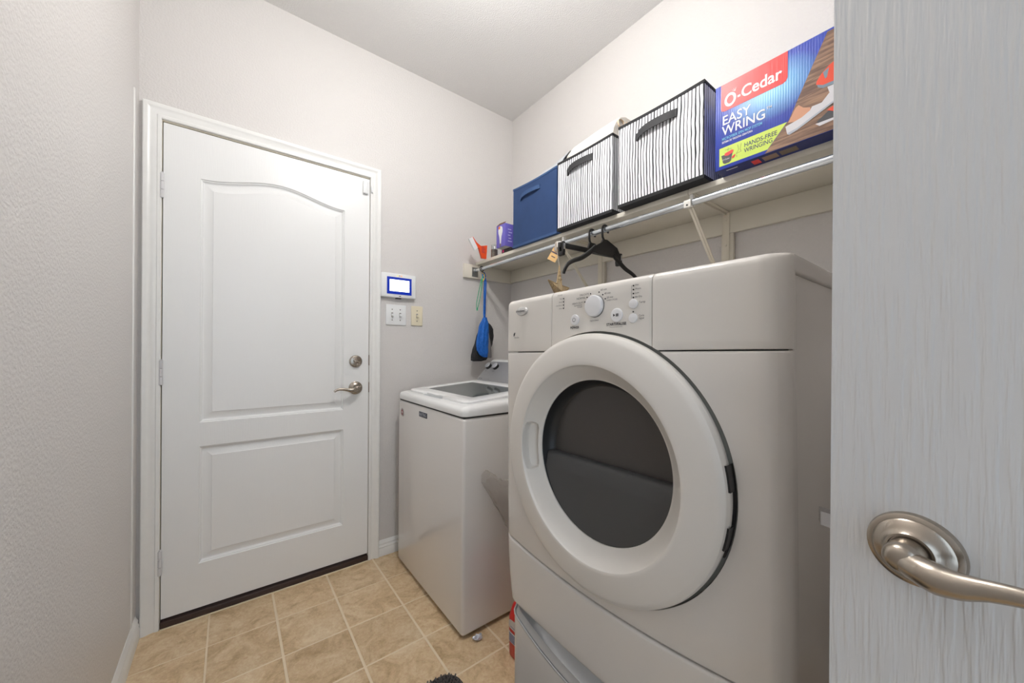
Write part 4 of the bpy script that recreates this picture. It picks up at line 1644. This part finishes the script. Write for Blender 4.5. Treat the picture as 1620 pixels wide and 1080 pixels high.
# orange scoop-like piece with a white tilted end
sp = thing('orange_scoop', (1.262, 1.93, SZT), 'bright orange plastic piece with a tilted white end, leftmost on the shelf', 'tool')
ORG = mat('orange_plastic', (238, 84, 36), 0.45)
b = MB()
Y_ = 1.925
b.prism([(1.232, SZT + 0.0006), (1.264, SZT + 0.0006), (1.270, SZT + 0.085), (1.206, SZT + 0.070), (1.218, SZT + 0.045)], (0, Y_, 0), (1, 0, 0), (0, 0, 1), 0.014)
cup = b.done('scoop_body', ORG, sp)
b = MB()
b.prism([(1.206, SZT + 0.058), (1.226, SZT + 0.074), (1.193, SZT + 0.092), (1.166, SZT + 0.121), (1.156, SZT + 0.116), (1.180, SZT + 0.080)], (0, Y_, 0), (1, 0, 0), (0, 0, 1), 0.012)
b.done('arm', ORG, sp)
b = MB()
b.prism([(1.196, SZT + 0.056), (1.157, SZT + 0.116), (1.133, SZT + 0.098), (1.174, SZT + 0.036)], (0, Y_ - 0.012, 0), (1, 0, 0), (0, 0, 1), 0.010)
b.done('white_end', WHITEP, sp)
b = MB()
for k in range(6):
    z = SZT + 0.034 + 0.007 * k
    b.box(1.228, 1.256 - 0.004 * (k % 3), Y_ - 0.0148, Y_ - 0.0141, z, z + 0.002)
b.done('printed_lines', mat('print_purple', (150, 52, 90), 0.5), cup, smooth=False, kind='stuff')


# ================================================================ HANGERS
def hook(b, y, top=None):
    """hook over the rod, open towards the wall; returns the foot of its stem"""
    r = 0.0190
    pts = []
    for k in range(13):
        a = R_(-25 + 205 * k / 12)
        pts.append((RODX + r * math.cos(a), y, RODZ - 0.0018 + r * math.sin(a)))
    pts += [(RODX - r, y, RODZ - 0.020), (RODX - r + 0.002, y, RODZ - 0.034), (RODX - 0.004, y, RODZ - 0.052)]
    return pts


PLB = mat('hanger_black', (30, 29, 29), 0.4)
hg = thing('clothes_hanger', (RODX, 0.985, 1.575), 'black plastic shirt hanger with wide sloping shoulders, nearer of the two on the rod', 'hanger', 'hangers on the rod')
b = MB()
b.tube(hook(b, 0.985), 0.0042, 10, flat=(1.0, 1.3))
b.done('hook', PLB, hg)
hc = V((RODX - 0.004, 0.985, 1.570))
b = MB()
b.prism([(-0.010, 0.040), (0.012, 0.040), (0.018, 0.026), (0.072, 0.014), (0.092, -0.016), (0.088, -0.030), (-0.040, -0.026), (-0.074, -0.022), (-0.050, 0.008), (-0.018, 0.026)], hc + V((0, 0.005, 0)), (1, 0, 0), (0, 0, 1), 0.010)
b.done('hanger_body', PLB, hg)
for s in (-1, 1):
    b = MB()
    P = [(0.050, -0.004), (0.085, -0.032), (0.125, -0.058), (0.165, -0.074), (0.195, -0.092), (0.212, -0.118), (0.216, -0.132)]
    Q = curve([hc + V((s * p[0], -0.02 * p[0] * s, p[1] + (0.006 if s < 0 else -0.01))) for p in P], 4)
    n = len(Q)
    b.tube(Q, [lerp(0.0115, 0.0064, i / (n - 1)) for i in range(n)], 10, flat=(1.0, 0.65), up=(0, 1, 0))
    b.done('shoulder', PLB, hg)
    b = MB()
    pa = hc + V((s * 0.128, -0.0026 * s, -0.0555 + (0.006 if s < 0 else -0.010)))
    b.obox(pa, (1, 0, -0.45 * s), (0, 1, 0), (0.45 * s, 0, 1), 0.013, 0.0055, 0.003, 0.001)
    b.done('strap_notch', BLACKP, hg)

for ch in hg.children:
    if ch.name != 'hook':
        ch.data.transform(Matrix.Rotation(R_(-6), 4, 'Z'))
hg2 = thing('clothes_hanger', (RODX, 1.055, 1.575), 'black clip hanger with a straight bar and two clips, behind the shirt hanger', 'hanger', 'hangers on the rod')
b = MB()
b.tube(hook(b, 1.055), 0.0042, 10, flat=(1.0, 1.3))
b.prism([(-0.014, 0.0), (0.020, -0.0), (0.046, -0.026), (-0.024, -0.026)], V((RODX - 0.004, 1.059, 1.612)), (1, 0, 0), (0, 0, 1), 0.008)
b.done('hook', PLB, hg2)
b = MB()
b.obox((RODX, 1.055, 1.576), (1, 0, 0.03), (0, 1, 0), (-0.03, 0, 1), 0.198, 0.005, 0.0105, 0.002)
b.done('bar', PLB, hg2)
for s in (-1, 1):
    cxx = RODX + s * 0.188
    cz = 1.576 + s * 0.188 * 0.03
    b = MB()
    b.obox((cxx, 1.0445, cz - 0.010), (1, 0, 0), (0, 1, 0), (0, 0, 1), 0.0068, 0.005, 0.023, 0.002)
    b.obox((cxx, 1.0655, cz - 0.010), (1, 0, 0), (0, 1, 0), (0, 0, 1), 0.0068, 0.005, 0.023, 0.002)
    b.box(cxx - 0.0082, cxx + 0.0082, 1.0405, 1.0695, cz - 0.043, cz - 0.026, 0.004)
    cl = b.done('clip', PLB, hg2)
    b = MB()
    b.box(cxx - 0.0045, cxx + 0.0045, 1.0372, 1.0402, cz - 0.020, cz + 0.004, 0.001)
    b.done('spring', CHROME, cl)

# ================================================================ HANGING STAR ORNAMENT
so_ = thing('hanging_ornament', (RODX, 1.265, RODZ), 'tan woven star ornament on twine with a paper tag, hung from the rod', 'ornament')
TAN = mat('rattan', (226, 202, 164), 0.75, bump=(220, 0.9, 0.004, 2), var=(90, 0.35))
b = MB()
b.tube([(RODX + 0.0145 * math.cos(R_(a)), 1.266, RODZ + 0.0145 * math.sin(R_(a))) for a in range(0, 360, 24)], 0.0035, 6, flat=(2.2, 0.6), closed=True)
b.tube([(RODX - 0.010, 1.266, RODZ - 0.012), (RODX - 0.004, 1.264, RODZ - 0.05), (RODX, 1.258, 1.552)], 0.0018, 6)
b.tube([(RODX - 0.014, 1.268, RODZ - 0.006), (RODX - 0.012, 1.272, RODZ - 0.03), (RODX - 0.004, 1.276, RODZ - 0.036)], 0.005, 6, flat=(1.6, 0.4))
b.done('ribbon', mat('ribbon_grey', (190, 180, 168), 0.8), so_)
b = MB()
tcx = V((RODX - 0.012, 1.279, 1.603))
ay_ = V((0.705, 0.709, 0)).normalized()
pp_ = V((0.709, -0.705, 0)).normalized()
az_ = (pp_ * 0.47 + V((0, 0, 1)) * 0.88).normalized()
ax_ = ay_.cross(az_)
b.obox(tcx, ax_, ay_, az_, 0.021, 0.0006, 0.031)
tg = b.done('paper_tag', mat('tag_kraft', (232, 190, 130), 0.7), so_, smooth=False)
b = MB()
b.obox(tcx + az_ * 0.010 - ay_ * 0.001, ax_, ay_, az_, 0.0205, 0.0006, 0.003)
b.obox(tcx - az_ * 0.010 - ay_ * 0.001, ax_, ay_, az_, 0.010, 0.0006, 0.0022)
b.done('tag_print', mat('tag_ink', (104, 92, 104), 0.7), tg, smooth=False)
# star: five puffed woven points
scn = V((RODX, 1.256, 1.420))
sr_ = V((0.93, 0.368, 0)).normalized()
sn_ = sr_.cross(V((0, 0, 1)))
b = MB()
out = []
for k in range(10):
    a = R_(90 + 36 * k)
    rr = 0.130 if k % 2 == 0 else 0.046
    if k == 0:
        rr = 0.132
    out.append(b.bm.verts.new(scn + sr_ * rr * math.cos(a) + V((0, 0, 1)) * rr * math.sin(a)))
f_ = b.bm.verts.new(scn + sn_ * 0.018)
g_ = b.bm.verts.new(scn - sn_ * 0.018)
for k in range(10):
    b.bm.faces.new((out[k], out[(k + 1) % 10], f_))
    b.bm.faces.new((out[(k + 1) % 10], out[k], g_))
b.done('woven_star', TAN, so_, smooth=False)
b = MB()
for k in range(0, 10, 2):
    tip = out and (scn + sr_ * 0.131 * math.cos(R_(90 + 36 * k)) + V((0, 0, 1)) * 0.131 * math.sin(R_(90 + 36 * k)))
    for j in (-1, 1):
        q = scn + sr_ * 0.048 * math.cos(R_(90 + 36 * (k + j))) + V((0, 0, 1)) * 0.048 * math.sin(R_(90 + 36 * (k + j)))
        b.tube([tip, q], 0.0024, 6)
    b.tube([tip, scn + sn_ * 0.019], 0.0018, 6)
    for m_ in (0.35, 0.55, 0.75):
        p_ = tip.lerp(scn + sr_ * 0.048 * math.cos(R_(90 + 36 * (k - 1))) + V((0, 0, 1)) * 0.048 * math.sin(R_(90 + 36 * (k - 1))), m_)
        q_ = tip.lerp(scn + sr_ * 0.048 * math.cos(R_(90 + 36 * (k + 1))) + V((0, 0, 1)) * 0.048 * math.sin(R_(90 + 36 * (k + 1))), m_)
        b.tube([p_, (p_ + q_) / 2 + sn_ * 0.019 * m_, q_], 0.0018, 6)
b.done('twine_edge', mat('twine', (190, 164, 126), 0.8), so_)

# ================================================================ BLUE BAG hanging by the corner
pb2 = thing('drawstring_bag', (1.262, 1.95, 1.60), 'blue and black drawstring pouch with a green cord hung from the rod end', 'bag')
BLUE = mat('pouch_blue', (10, 98, 190), 0.6, bump=(60, 0.5, 0.006, 2))
BLKF = mat('pouch_black', (34, 35, 37), 0.75, bump=(80, 0.5, 0.005, 2))
GRYF = mat('pouch_grey', (116, 112, 112), 0.8)


def soft(name, outline, y, thick, material, parent, wr=0.004, seed=0, folds=0.0):
    """puffed flat shape: outline (x, z) of left / right pairs from top to bottom"""
    b = MB()
    rows = []
    K = 12
    for i, (xl, xr, z) in enumerate(outline):
        s = i / (len(outline) - 1)
        row = []
        for k in range(2 * K):
            a = 2 * PI * k / (2 * K)
            c_, s_ = math.cos(a), math.sin(a)
            x = (xl + xr) / 2 + (xr - xl) / 2 * c_
            t_ = thick * (0.35 + 0.65 * math.sin(PI * min(1, 0.1 + s * 0.9))) * s_
            t_ += folds * math.sin(c_ * 9 + seed) * (1 if s_ < 0 else 0) * math.sin(PI * s)
            p = V((x, y + t_, z))
            p += V((0, 1, 0)) * wr * noise.noise((x * 40 + seed, z * 22, seed)) + V((1, 0, 0)) * wr * 0.4 * noise.noise((z * 40, seed, k * 0.3))
            row.append(p)
        rows.append(row)
    vs = b.grid(rows, close=True)
    b.bm.faces.new(vs[0])
    b.bm.faces.new(vs[-1])
    return b.done(name, material, parent, angle=60)


def densify(o, n=4):
    r = []
    for a, c in zip(o, o[1:]):
        for k in range(n):
            r.append(tuple(lerp(a[j], c[j], k / n) for j in range(3)))
    r.append(o[-1])
    return r


soft('front_pocket', densify([(1.258, 1.284, 1.345), (1.246, 1.292, 1.320), (1.228, 1.297, 1.285), (1.216, 1.297, 1.225), (1.208, 1.297, 1.165), (1.212, 1.297, 1.140), (1.236, 1.296, 1.108), (1.262, 1.292, 1.094)]), 1.935, 0.022, BLUE, pb2, 0.007, 1.0, 0.005)
soft('bag_body', densify([(1.270, 1.30, 1.330), (1.262, 1.336, 1.305), (1.250, 1.356, 1.275), (1.230, 1.360, 1.230), (1.215, 1.352, 1.180), (1.200, 1.330, 1.140), (1.192, 1.330, 1.110), (1.190, 1.300, 1.075), (1.205, 1.262, 1.069)]), 1.965, 0.020, BLKF, pb2, 0.008, 4.0)
soft('side_gusset', densify([(1.300, 1.306, 1.25), (1.298, 1.318, 1.20), (1.296, 1.328, 1.14), (1.290, 1.330, 1.098), (1.306, 1.328, 1.090)]), 1.944, 0.010, GRYF, pb2, 0.004, 7.0)
b = MB()
for dx, r_ in ((0.0, 0.0055), (0.011, 0.004)):
    b.tube(curve([(1.266 + dx, 1.940, 1.606 - dx), (1.270 + dx, 1.938, 1.56), (1.266 + dx * 0.9, 1.936, 1.47), (1.265 + dx * 0.8, 1.936, 1.38), (1.268 + dx * 0.4, 1.936, 1.335)], 5), r_, 8, flat=(1.4, 0.6))
b.tube([(1.266 + 0.010 * math.cos(R_(a)), 1.940 + 0.004 * math.sin(R_(2 * a)), 1.612 + 0.016 * math.sin(R_(a))) for a in range(0, 360, 20)], 0.0038, 8, closed=True)
b.done('strap', BLUE, pb2)
b = MB()
b.tube([(RODX + 0.0150 * math.cos(R_(a)), 1.940, RODZ - 0.003 + 0.0150 * math.sin(R_(a))) for a in range(0, 360, 18)], 0.0030, 8, closed=True)
b.tube(curve([(1.254, 1.940, 1.636), (1.258, 1.938, 1.622), (1.264, 1.938, 1.612)], 4), 0.0030, 8)
b.done('loop', BLACKP, pb2)
b = MB()
b.tube(curve([(1.254, 1.936, 1.606), (1.238, 1.934, 1.56), (1.220, 1.932, 1.49), (1.208, 1.932, 1.43), (1.212, 1.932, 1.393), (1.224, 1.932, 1.43), (1.240, 1.934, 1.50), (1.250, 1.935, 1.58), (1.252, 1.936, 1.606)], 5), 0.0022, 8)
b.cyl((1.212, 1.932, 1.402), (1.212, 1.932, 1.385), 0.0045, 10)
b.done('green_cord', mat('cord_green', (40, 168, 120), 0.6), pb2)
b = MB()
b.tube(curve([(1.252, 1.933, 1.622), (1.262, 1.932, 1.615), (1.263, 1.931, 1.59), (1.252, 1.932, 1.57)], 5), 0.0026, 8)
b.done('yellow_loop', mat('cord_yellow', (226, 190, 60), 0.6), pb2)

# ================================================================ WALL CONTROLS
pan = thing('alarm_panel', (0.752, D, 1.43), 'white wall alarm touchscreen with a glowing display beside the door', 'control panel')
b = MB()
b.box(0.650, 0.850, D - 0.026, D - 0.0005, 1.430, 1.566, 0.007, 3)
hs = b.done('housing', WHITEP, pan)
b = MB()
b.box(0.681, 0.822, D - 0.0268, D - 0.0255, 1.449, 1.544)
sc2 = b.done('screen', mat('screen_blue', (16, 30, 90), 0.15, emit=((16, 48, 168), 0.75)), hs)
b = MB()
b.box(0.6965, 0.8085, D - 0.0273, D - 0.0267, 1.4655, 1.5300)
b.done('display', mat('screen_white', (240, 244, 255), 0.2, emit=((244, 247, 255), 2.2)), sc2)
for k, cc in enumerate(((250, 226, 60), (150, 130, 120), (250, 150, 70))):
    b = MB()
    b.box(0.737 + 0.011 * k, 0.744 + 0.011 * k, D - 0.0268, D - 0.0258, 1.5515, 1.5555)
    b.done('indicator_light', mat('indicator_%s' % ('yellow', 'dim', 'orange')[k], cc, 0.4, emit=(cc, 0.5)), hs)
b = MB()
b.prism([(-0.007, -0.003), (0.004, -0.002), (0.008, 0.003), (-0.002, 0.002)], (0.754, D - 0.0267, 1.4395), (1, 0, 0), (0, 0, 1), 0.0)
b.done('badge', INKG, hs, smooth=False)
b = MB()
b.box(0.735, 0.765, D - 0.020, D - 0.004, 1.4255, 1.4305)
b.done('connector', INK, hs)


def switch(x0, x1, z0, z1, n, material, label, name='light_switch'):
    t = thing(name, ((x0 + x1) / 2, D, z0), label, 'light switch', 'wall switch plates')
    b = MB()
    b.box(x0, x1, D - 0.0065, D - 0.0003, z0, z1, 0.003, 3)
    pl = b.done('plate', material, t)
    for i in range(n):
        cx = lerp(x0, x1, (i + 0.5) / n) if n == 1 else (x0 + x1) / 2 + (-0.023 if i == 0 else 0.023)
        cz = (z0 + z1) / 2
        b = MB()
        b.box(cx - 0.0055, cx + 0.0055, D - 0.0070, D - 0.0060, cz - 0.0125, cz + 0.0125, 0.0004)
        b.done('toggle_slot', mat('slot_grey', (150, 148, 144), 0.6), pl)
        b = MB()
        b.obox((cx, D - 0.013, cz - 0.0035), (1, 0, 0), (0, 0.83, 0.55), (0, -0.55, 0.83), 0.0042, 0.010, 0.0050, 0.0015)
        b.done('toggle', material, t)
        for dz in (-0.030, 0.030):
            b = MB()
            b.lathe((cx, D - 0.0063, cz + dz), (0, -1, 0), [(0, 0.0034), (0.0009, 0.003), (0.0011, 0)], 12)
            b.done('screw', mat('screw_grey', (120, 116, 110), 0.4, metal=0.6), t)
    return t


switch(0.683, 0.799, 1.278, 1.393, 2, WHITEP, 'white double toggle switch plate directly below the alarm touchscreen')
switch(0.830, 0.900, 1.279, 1.394, 1, IVORY, 'ivory single toggle switch plate right of the white double plate')

# ================================================================ DETERGENT JUG in the gap
jug = thing('detergent_jug', (0.917, 1.06, 0), 'red plastic detergent jug on the floor between washer and pedestal', 'jug')
REDJ = mat('jug_red', (206, 24, 22), 0.3, coat=0.2)
b = MB()


def jug_ring(z, hx, hy, ox=0.0):
    pts = []
    for k in range(28):
        a = 2 * PI * k / 28
        c_, s_ = math.cos(a), math.sin(a)
        pts.append(V((0.917 + ox + hx * math.copysign(abs(c_) ** 0.55, c_), 1.06 + hy * math.copysign(abs(s_) ** 0.55, s_), z)))
    return pts


rows = [jug_ring(0.0005, 0.078, 0.044), jug_ring(0.006, 0.084, 0.050), jug_ring(0.10, 0.085, 0.052), jug_ring(0.145, 0.084, 0.052), jug_ring(0.180, 0.076, 0.047, 0.006), jug_ring(0.205, 0.060, 0.038, 0.015), jug_ring(0.225, 0.036, 0.030, 0.025), jug_ring(0.235, 0.026, 0.026, 0.028)]
vs = b.grid(rows, close=True)
b.bm.faces.new(vs[0])
b.bm.faces.new(vs[-1])
jb = b.done('bottle', REDJ, jug, angle=50)
b = MB()
b.lathe((0.945, 1.06, 0.235), (0, 0, 1), [(0, 0.029), (0.035, 0.027), (0.037, 0.024), (0.037, 0)], 24)
b.done('cap', mat('cap_white', (226, 226, 228), 0.4), jug)


def jsurf(deg, z, off):
    a = R_(deg)
    c_, s_ = math.cos(a), math.sin(a)
    t = max(0.0, (z - 0.145) / 0.035)
    hx, hy = 0.0848 - 0.008 * t + off, 0.052 - 0.005 * t + off
    return V((0.917 + 0.006 * t + hx * math.copysign(abs(c_) ** 0.55, c_), 1.06 + hy * math.copysign(abs(s_) ** 0.55, s_), z))


def wrap(name, d0, d1, zlo, zhi, material, parent, off, **kw):
    b = MB()
    b.grid([[jsurf(lerp(d0, d1, i / 16), lerp(zlo(i / 16), zhi(i / 16), k / 4), off) for k in range(5)] for i in range(17)])
    return b.done(name, material, parent, **kw)


lb = wrap('label', 148, 226, lambda t: 0.108, lambda t: 0.110 + 0.034 * math.sin(PI * min(1, max(0, t))) ** 0.5, mat('label_pale', (206, 202, 200), 0.5), jb, 0.0008)
lw = wrap('label', 158, 200, lambda t: 0.058, lambda t: 0.096, mat('label_white', (226, 226, 230), 0.5), jb, 0.0008)
for k in range(6):
    wrap('barcode_bar', 163, 194, lambda t: 0.0615 + 0.0052 * k, lambda t: 0.0645 + 0.0052 * k, mat('label_blue', (70, 88, 140), 0.5), lw, 0.0014)
wrap('label_print', 172, 205, lambda t: 0.116, lambda t: 0.1185, mat('label_ink', (120, 130, 170), 0.5), lb, 0.0014)
tl = jsurf(150, 0.090, 0.0012)
tr_ = (jsurf(152, 0.090, 0.0012) - jsurf(148, 0.090, 0.0012)).normalized()
text('label_lettering', '2x', 0.016, tl, tr_, (0, 0, 1), mat('label_ink', (120, 130, 170), 0.5), jb)

# ================================================================ CLEAR PLASTIC BAG on the washer side
PLAS = mat('clear_plastic', (214, 208, 204), 0.18, spec=0.7, bump=(45, 0.6, 0.01, 3))
tr = nd(PLAS, 'ShaderNodeBsdfTransparent')
tr.inputs[0].default_value = (0.93, 0.92, 0.91, 1)
mxs = nd(PLAS, 'ShaderNodeMixShader')
mxs.inputs[0].default_value = 0.22
PLAS.node_tree.links.new(tr.outputs[0], mxs.inputs[1])
PLAS.node_tree.links.new(PLAS.node_tree.nodes['Principled BSDF'].outputs[0], mxs.inputs[2])
PLAS.node_tree.links.new(mxs.outputs[0], PLAS.node_tree.nodes['Material Output'].inputs[0])
b = MB()
rows = []
NB, NC = 44, 48
for i in range(NB):
    s = i / (NB - 1)
    cxp = lerp(0.805, 1.10, s)
    czp = 0.640 - 0.36 * s
    hz = 0.020 + 0.15 * s
    hy = lerp(0.022, 0.060, s)
    row = []
    for k in range(NC):
        a = 2 * PI * k / NC
        wob = 0.95 + 0.25 * noise.noise((s * 6, math.cos(a) * 2.6, math.sin(a) * 2.6)) + 0.34 * (0.35 - abs(noise.noise((s * 9 + math.cos(a) * 2, math.cos(a) * 4, math.sin(a) * 4)))) + 0.10 * noise.noise((s * 26, math.cos(a) * 9, math.sin(a) * 9))
        if i < 3:
            wob *= 1.0 + 0.05 * (2 - i)
        y = 1.2405 - hy - 0.004 + hy * math.cos(a) * wob
        row.append(V((cxp + 0.012 * math.sin(a) * (1 - s), min(y, 1.2415), czp + hz * math.sin(a) * wob - 0.03 * s * (1 - math.sin(a)) * 0.5)))
    rows.append(row)
vs = b.grid(rows, close=True)
b.bm.faces.new(vs[-1])
b.done('plastic_bag', PLAS, label='clear crumpled plastic bag stuck on the side of the washing machine', cat='bag', angle=70)

# ================================================================ FOIL SCRAP
b = MB()
bmesh.ops.create_icosphere(b.bm, subdivisions=3, radius=0.0125)
for v in b.bm.verts:
    n_ = 1 + 0.75 * noise.noise(v.co * 190 + V((3, 1, 7))) + 0.35 * noise.noise(v.co * 420)
    v.co = V((v.co.x * 1.35 * n_, v.co.y * n_, v.co.z * 0.62 * n_))
mz = min(v.co.z for v in b.bm.verts)
for v in b.bm.verts:
    v.co += V((0.778, 1.220, -mz + 0.0003))
b.done('foil_scrap', mat('foil', (222, 225, 236), 0.3, metal=0.5), label='tiny crumpled silver foil scrap on the tiles by the washing machine', cat='scrap', smooth=False)

# ================================================================ SHAGGY RUG (only its corner is in view)
rug = thing('shag_rug', (0.37, 0.80, 0), 'dark grey shaggy rug lying on the tiles, corner at the bottom edge', 'rug')
RX0, RX1, RY0, RY1, RR = 0.10, 0.635, 0.38, 1.155, 0.06
b = MB()
pts = []
for cx, cy, a in ((RX1 - RR, RY1 - RR, 0), (RX0 + RR, RY1 - RR, 90), (RX0 + RR, RY0 + RR, 180), (RX1 - RR, RY0 + RR, 270)):
    for k in range(7):
        q = R_(a + 15 * k)
        pts.append((cx + RR * math.cos(q), cy + RR * math.sin(q)))
b.prism(pts, (0, 0, 0.0008), (1, 0, 0), (0, 1, 0), 0.007)
b.done('backing', mat('rug_backing', (52, 50, 50), 0.9), rug)
b = MB()
verts, faces = [], []
rr_ = random.Random(3)


def inside(x, y):
    dx = max(RX0 + RR - x, 0, x - (RX1 - RR))
    dy = max(RY0 + RR - y, 0, y - (RY1 - RR))
    return dx * dx + dy * dy < (RR - 0.003) ** 2 and RX0 < x < RX1 and RY0 < y < RY1


x = RX0
while x < RX1:
    y = RY0
    while y < RY1:
        px, py = x + rr_.uniform(-0.004, 0.004), y + rr_.uniform(-0.004, 0.004)
        if inside(px, py):
            a = rr_.uniform(0, 2 * PI)
            ln_ = rr_.uniform(0.006, 0.012)
            tilt = rr_.uniform(0.1, 1.0)
            d_ = V((math.cos(a) * tilt, math.sin(a) * tilt, 1)).normalized()
            s_ = d_.cross(V((math.sin(a + 1), math.cos(a + 1), 0.1))).normalized()
            u_ = d_.cross(s_)
            o_ = V((px, py, 0.006))
            i0 = len(verts)
            for h, r_ in ((0, 0.0024), (0.6, 0.0034), (1.0, 0.0024)):
                for k in range(3):
                    q = 2 * PI * k / 3
                    verts.append(o_ + d_ * ln_ * h + s_ * r_ * math.cos(q) + u_ * r_ * math.sin(q))
            for lv in range(2):
                for k in range(3):
                    j = (k + 1) % 3
                    faces.append((i0 + lv * 3 + k, i0 + lv * 3 + j, i0 + lv * 3 + 3 + j, i0 + lv * 3 + 3 + k))
            faces.append((i0 + 6, i0 + 7, i0 + 8))
        y += 0.0064
    x += 0.0064
me = bpy.data.meshes.new('pile')
ro = V(rug.location)
me.from_pydata([v - ro for v in verts], [], faces)
me.materials.append(mat('rug_pile', (100, 93, 90), 0.9, var=(180, 0.45)))
po = bpy.data.objects.new('pile', me)
C.objects.link(po)
po.parent = rug
po['kind'] = 'stuff'
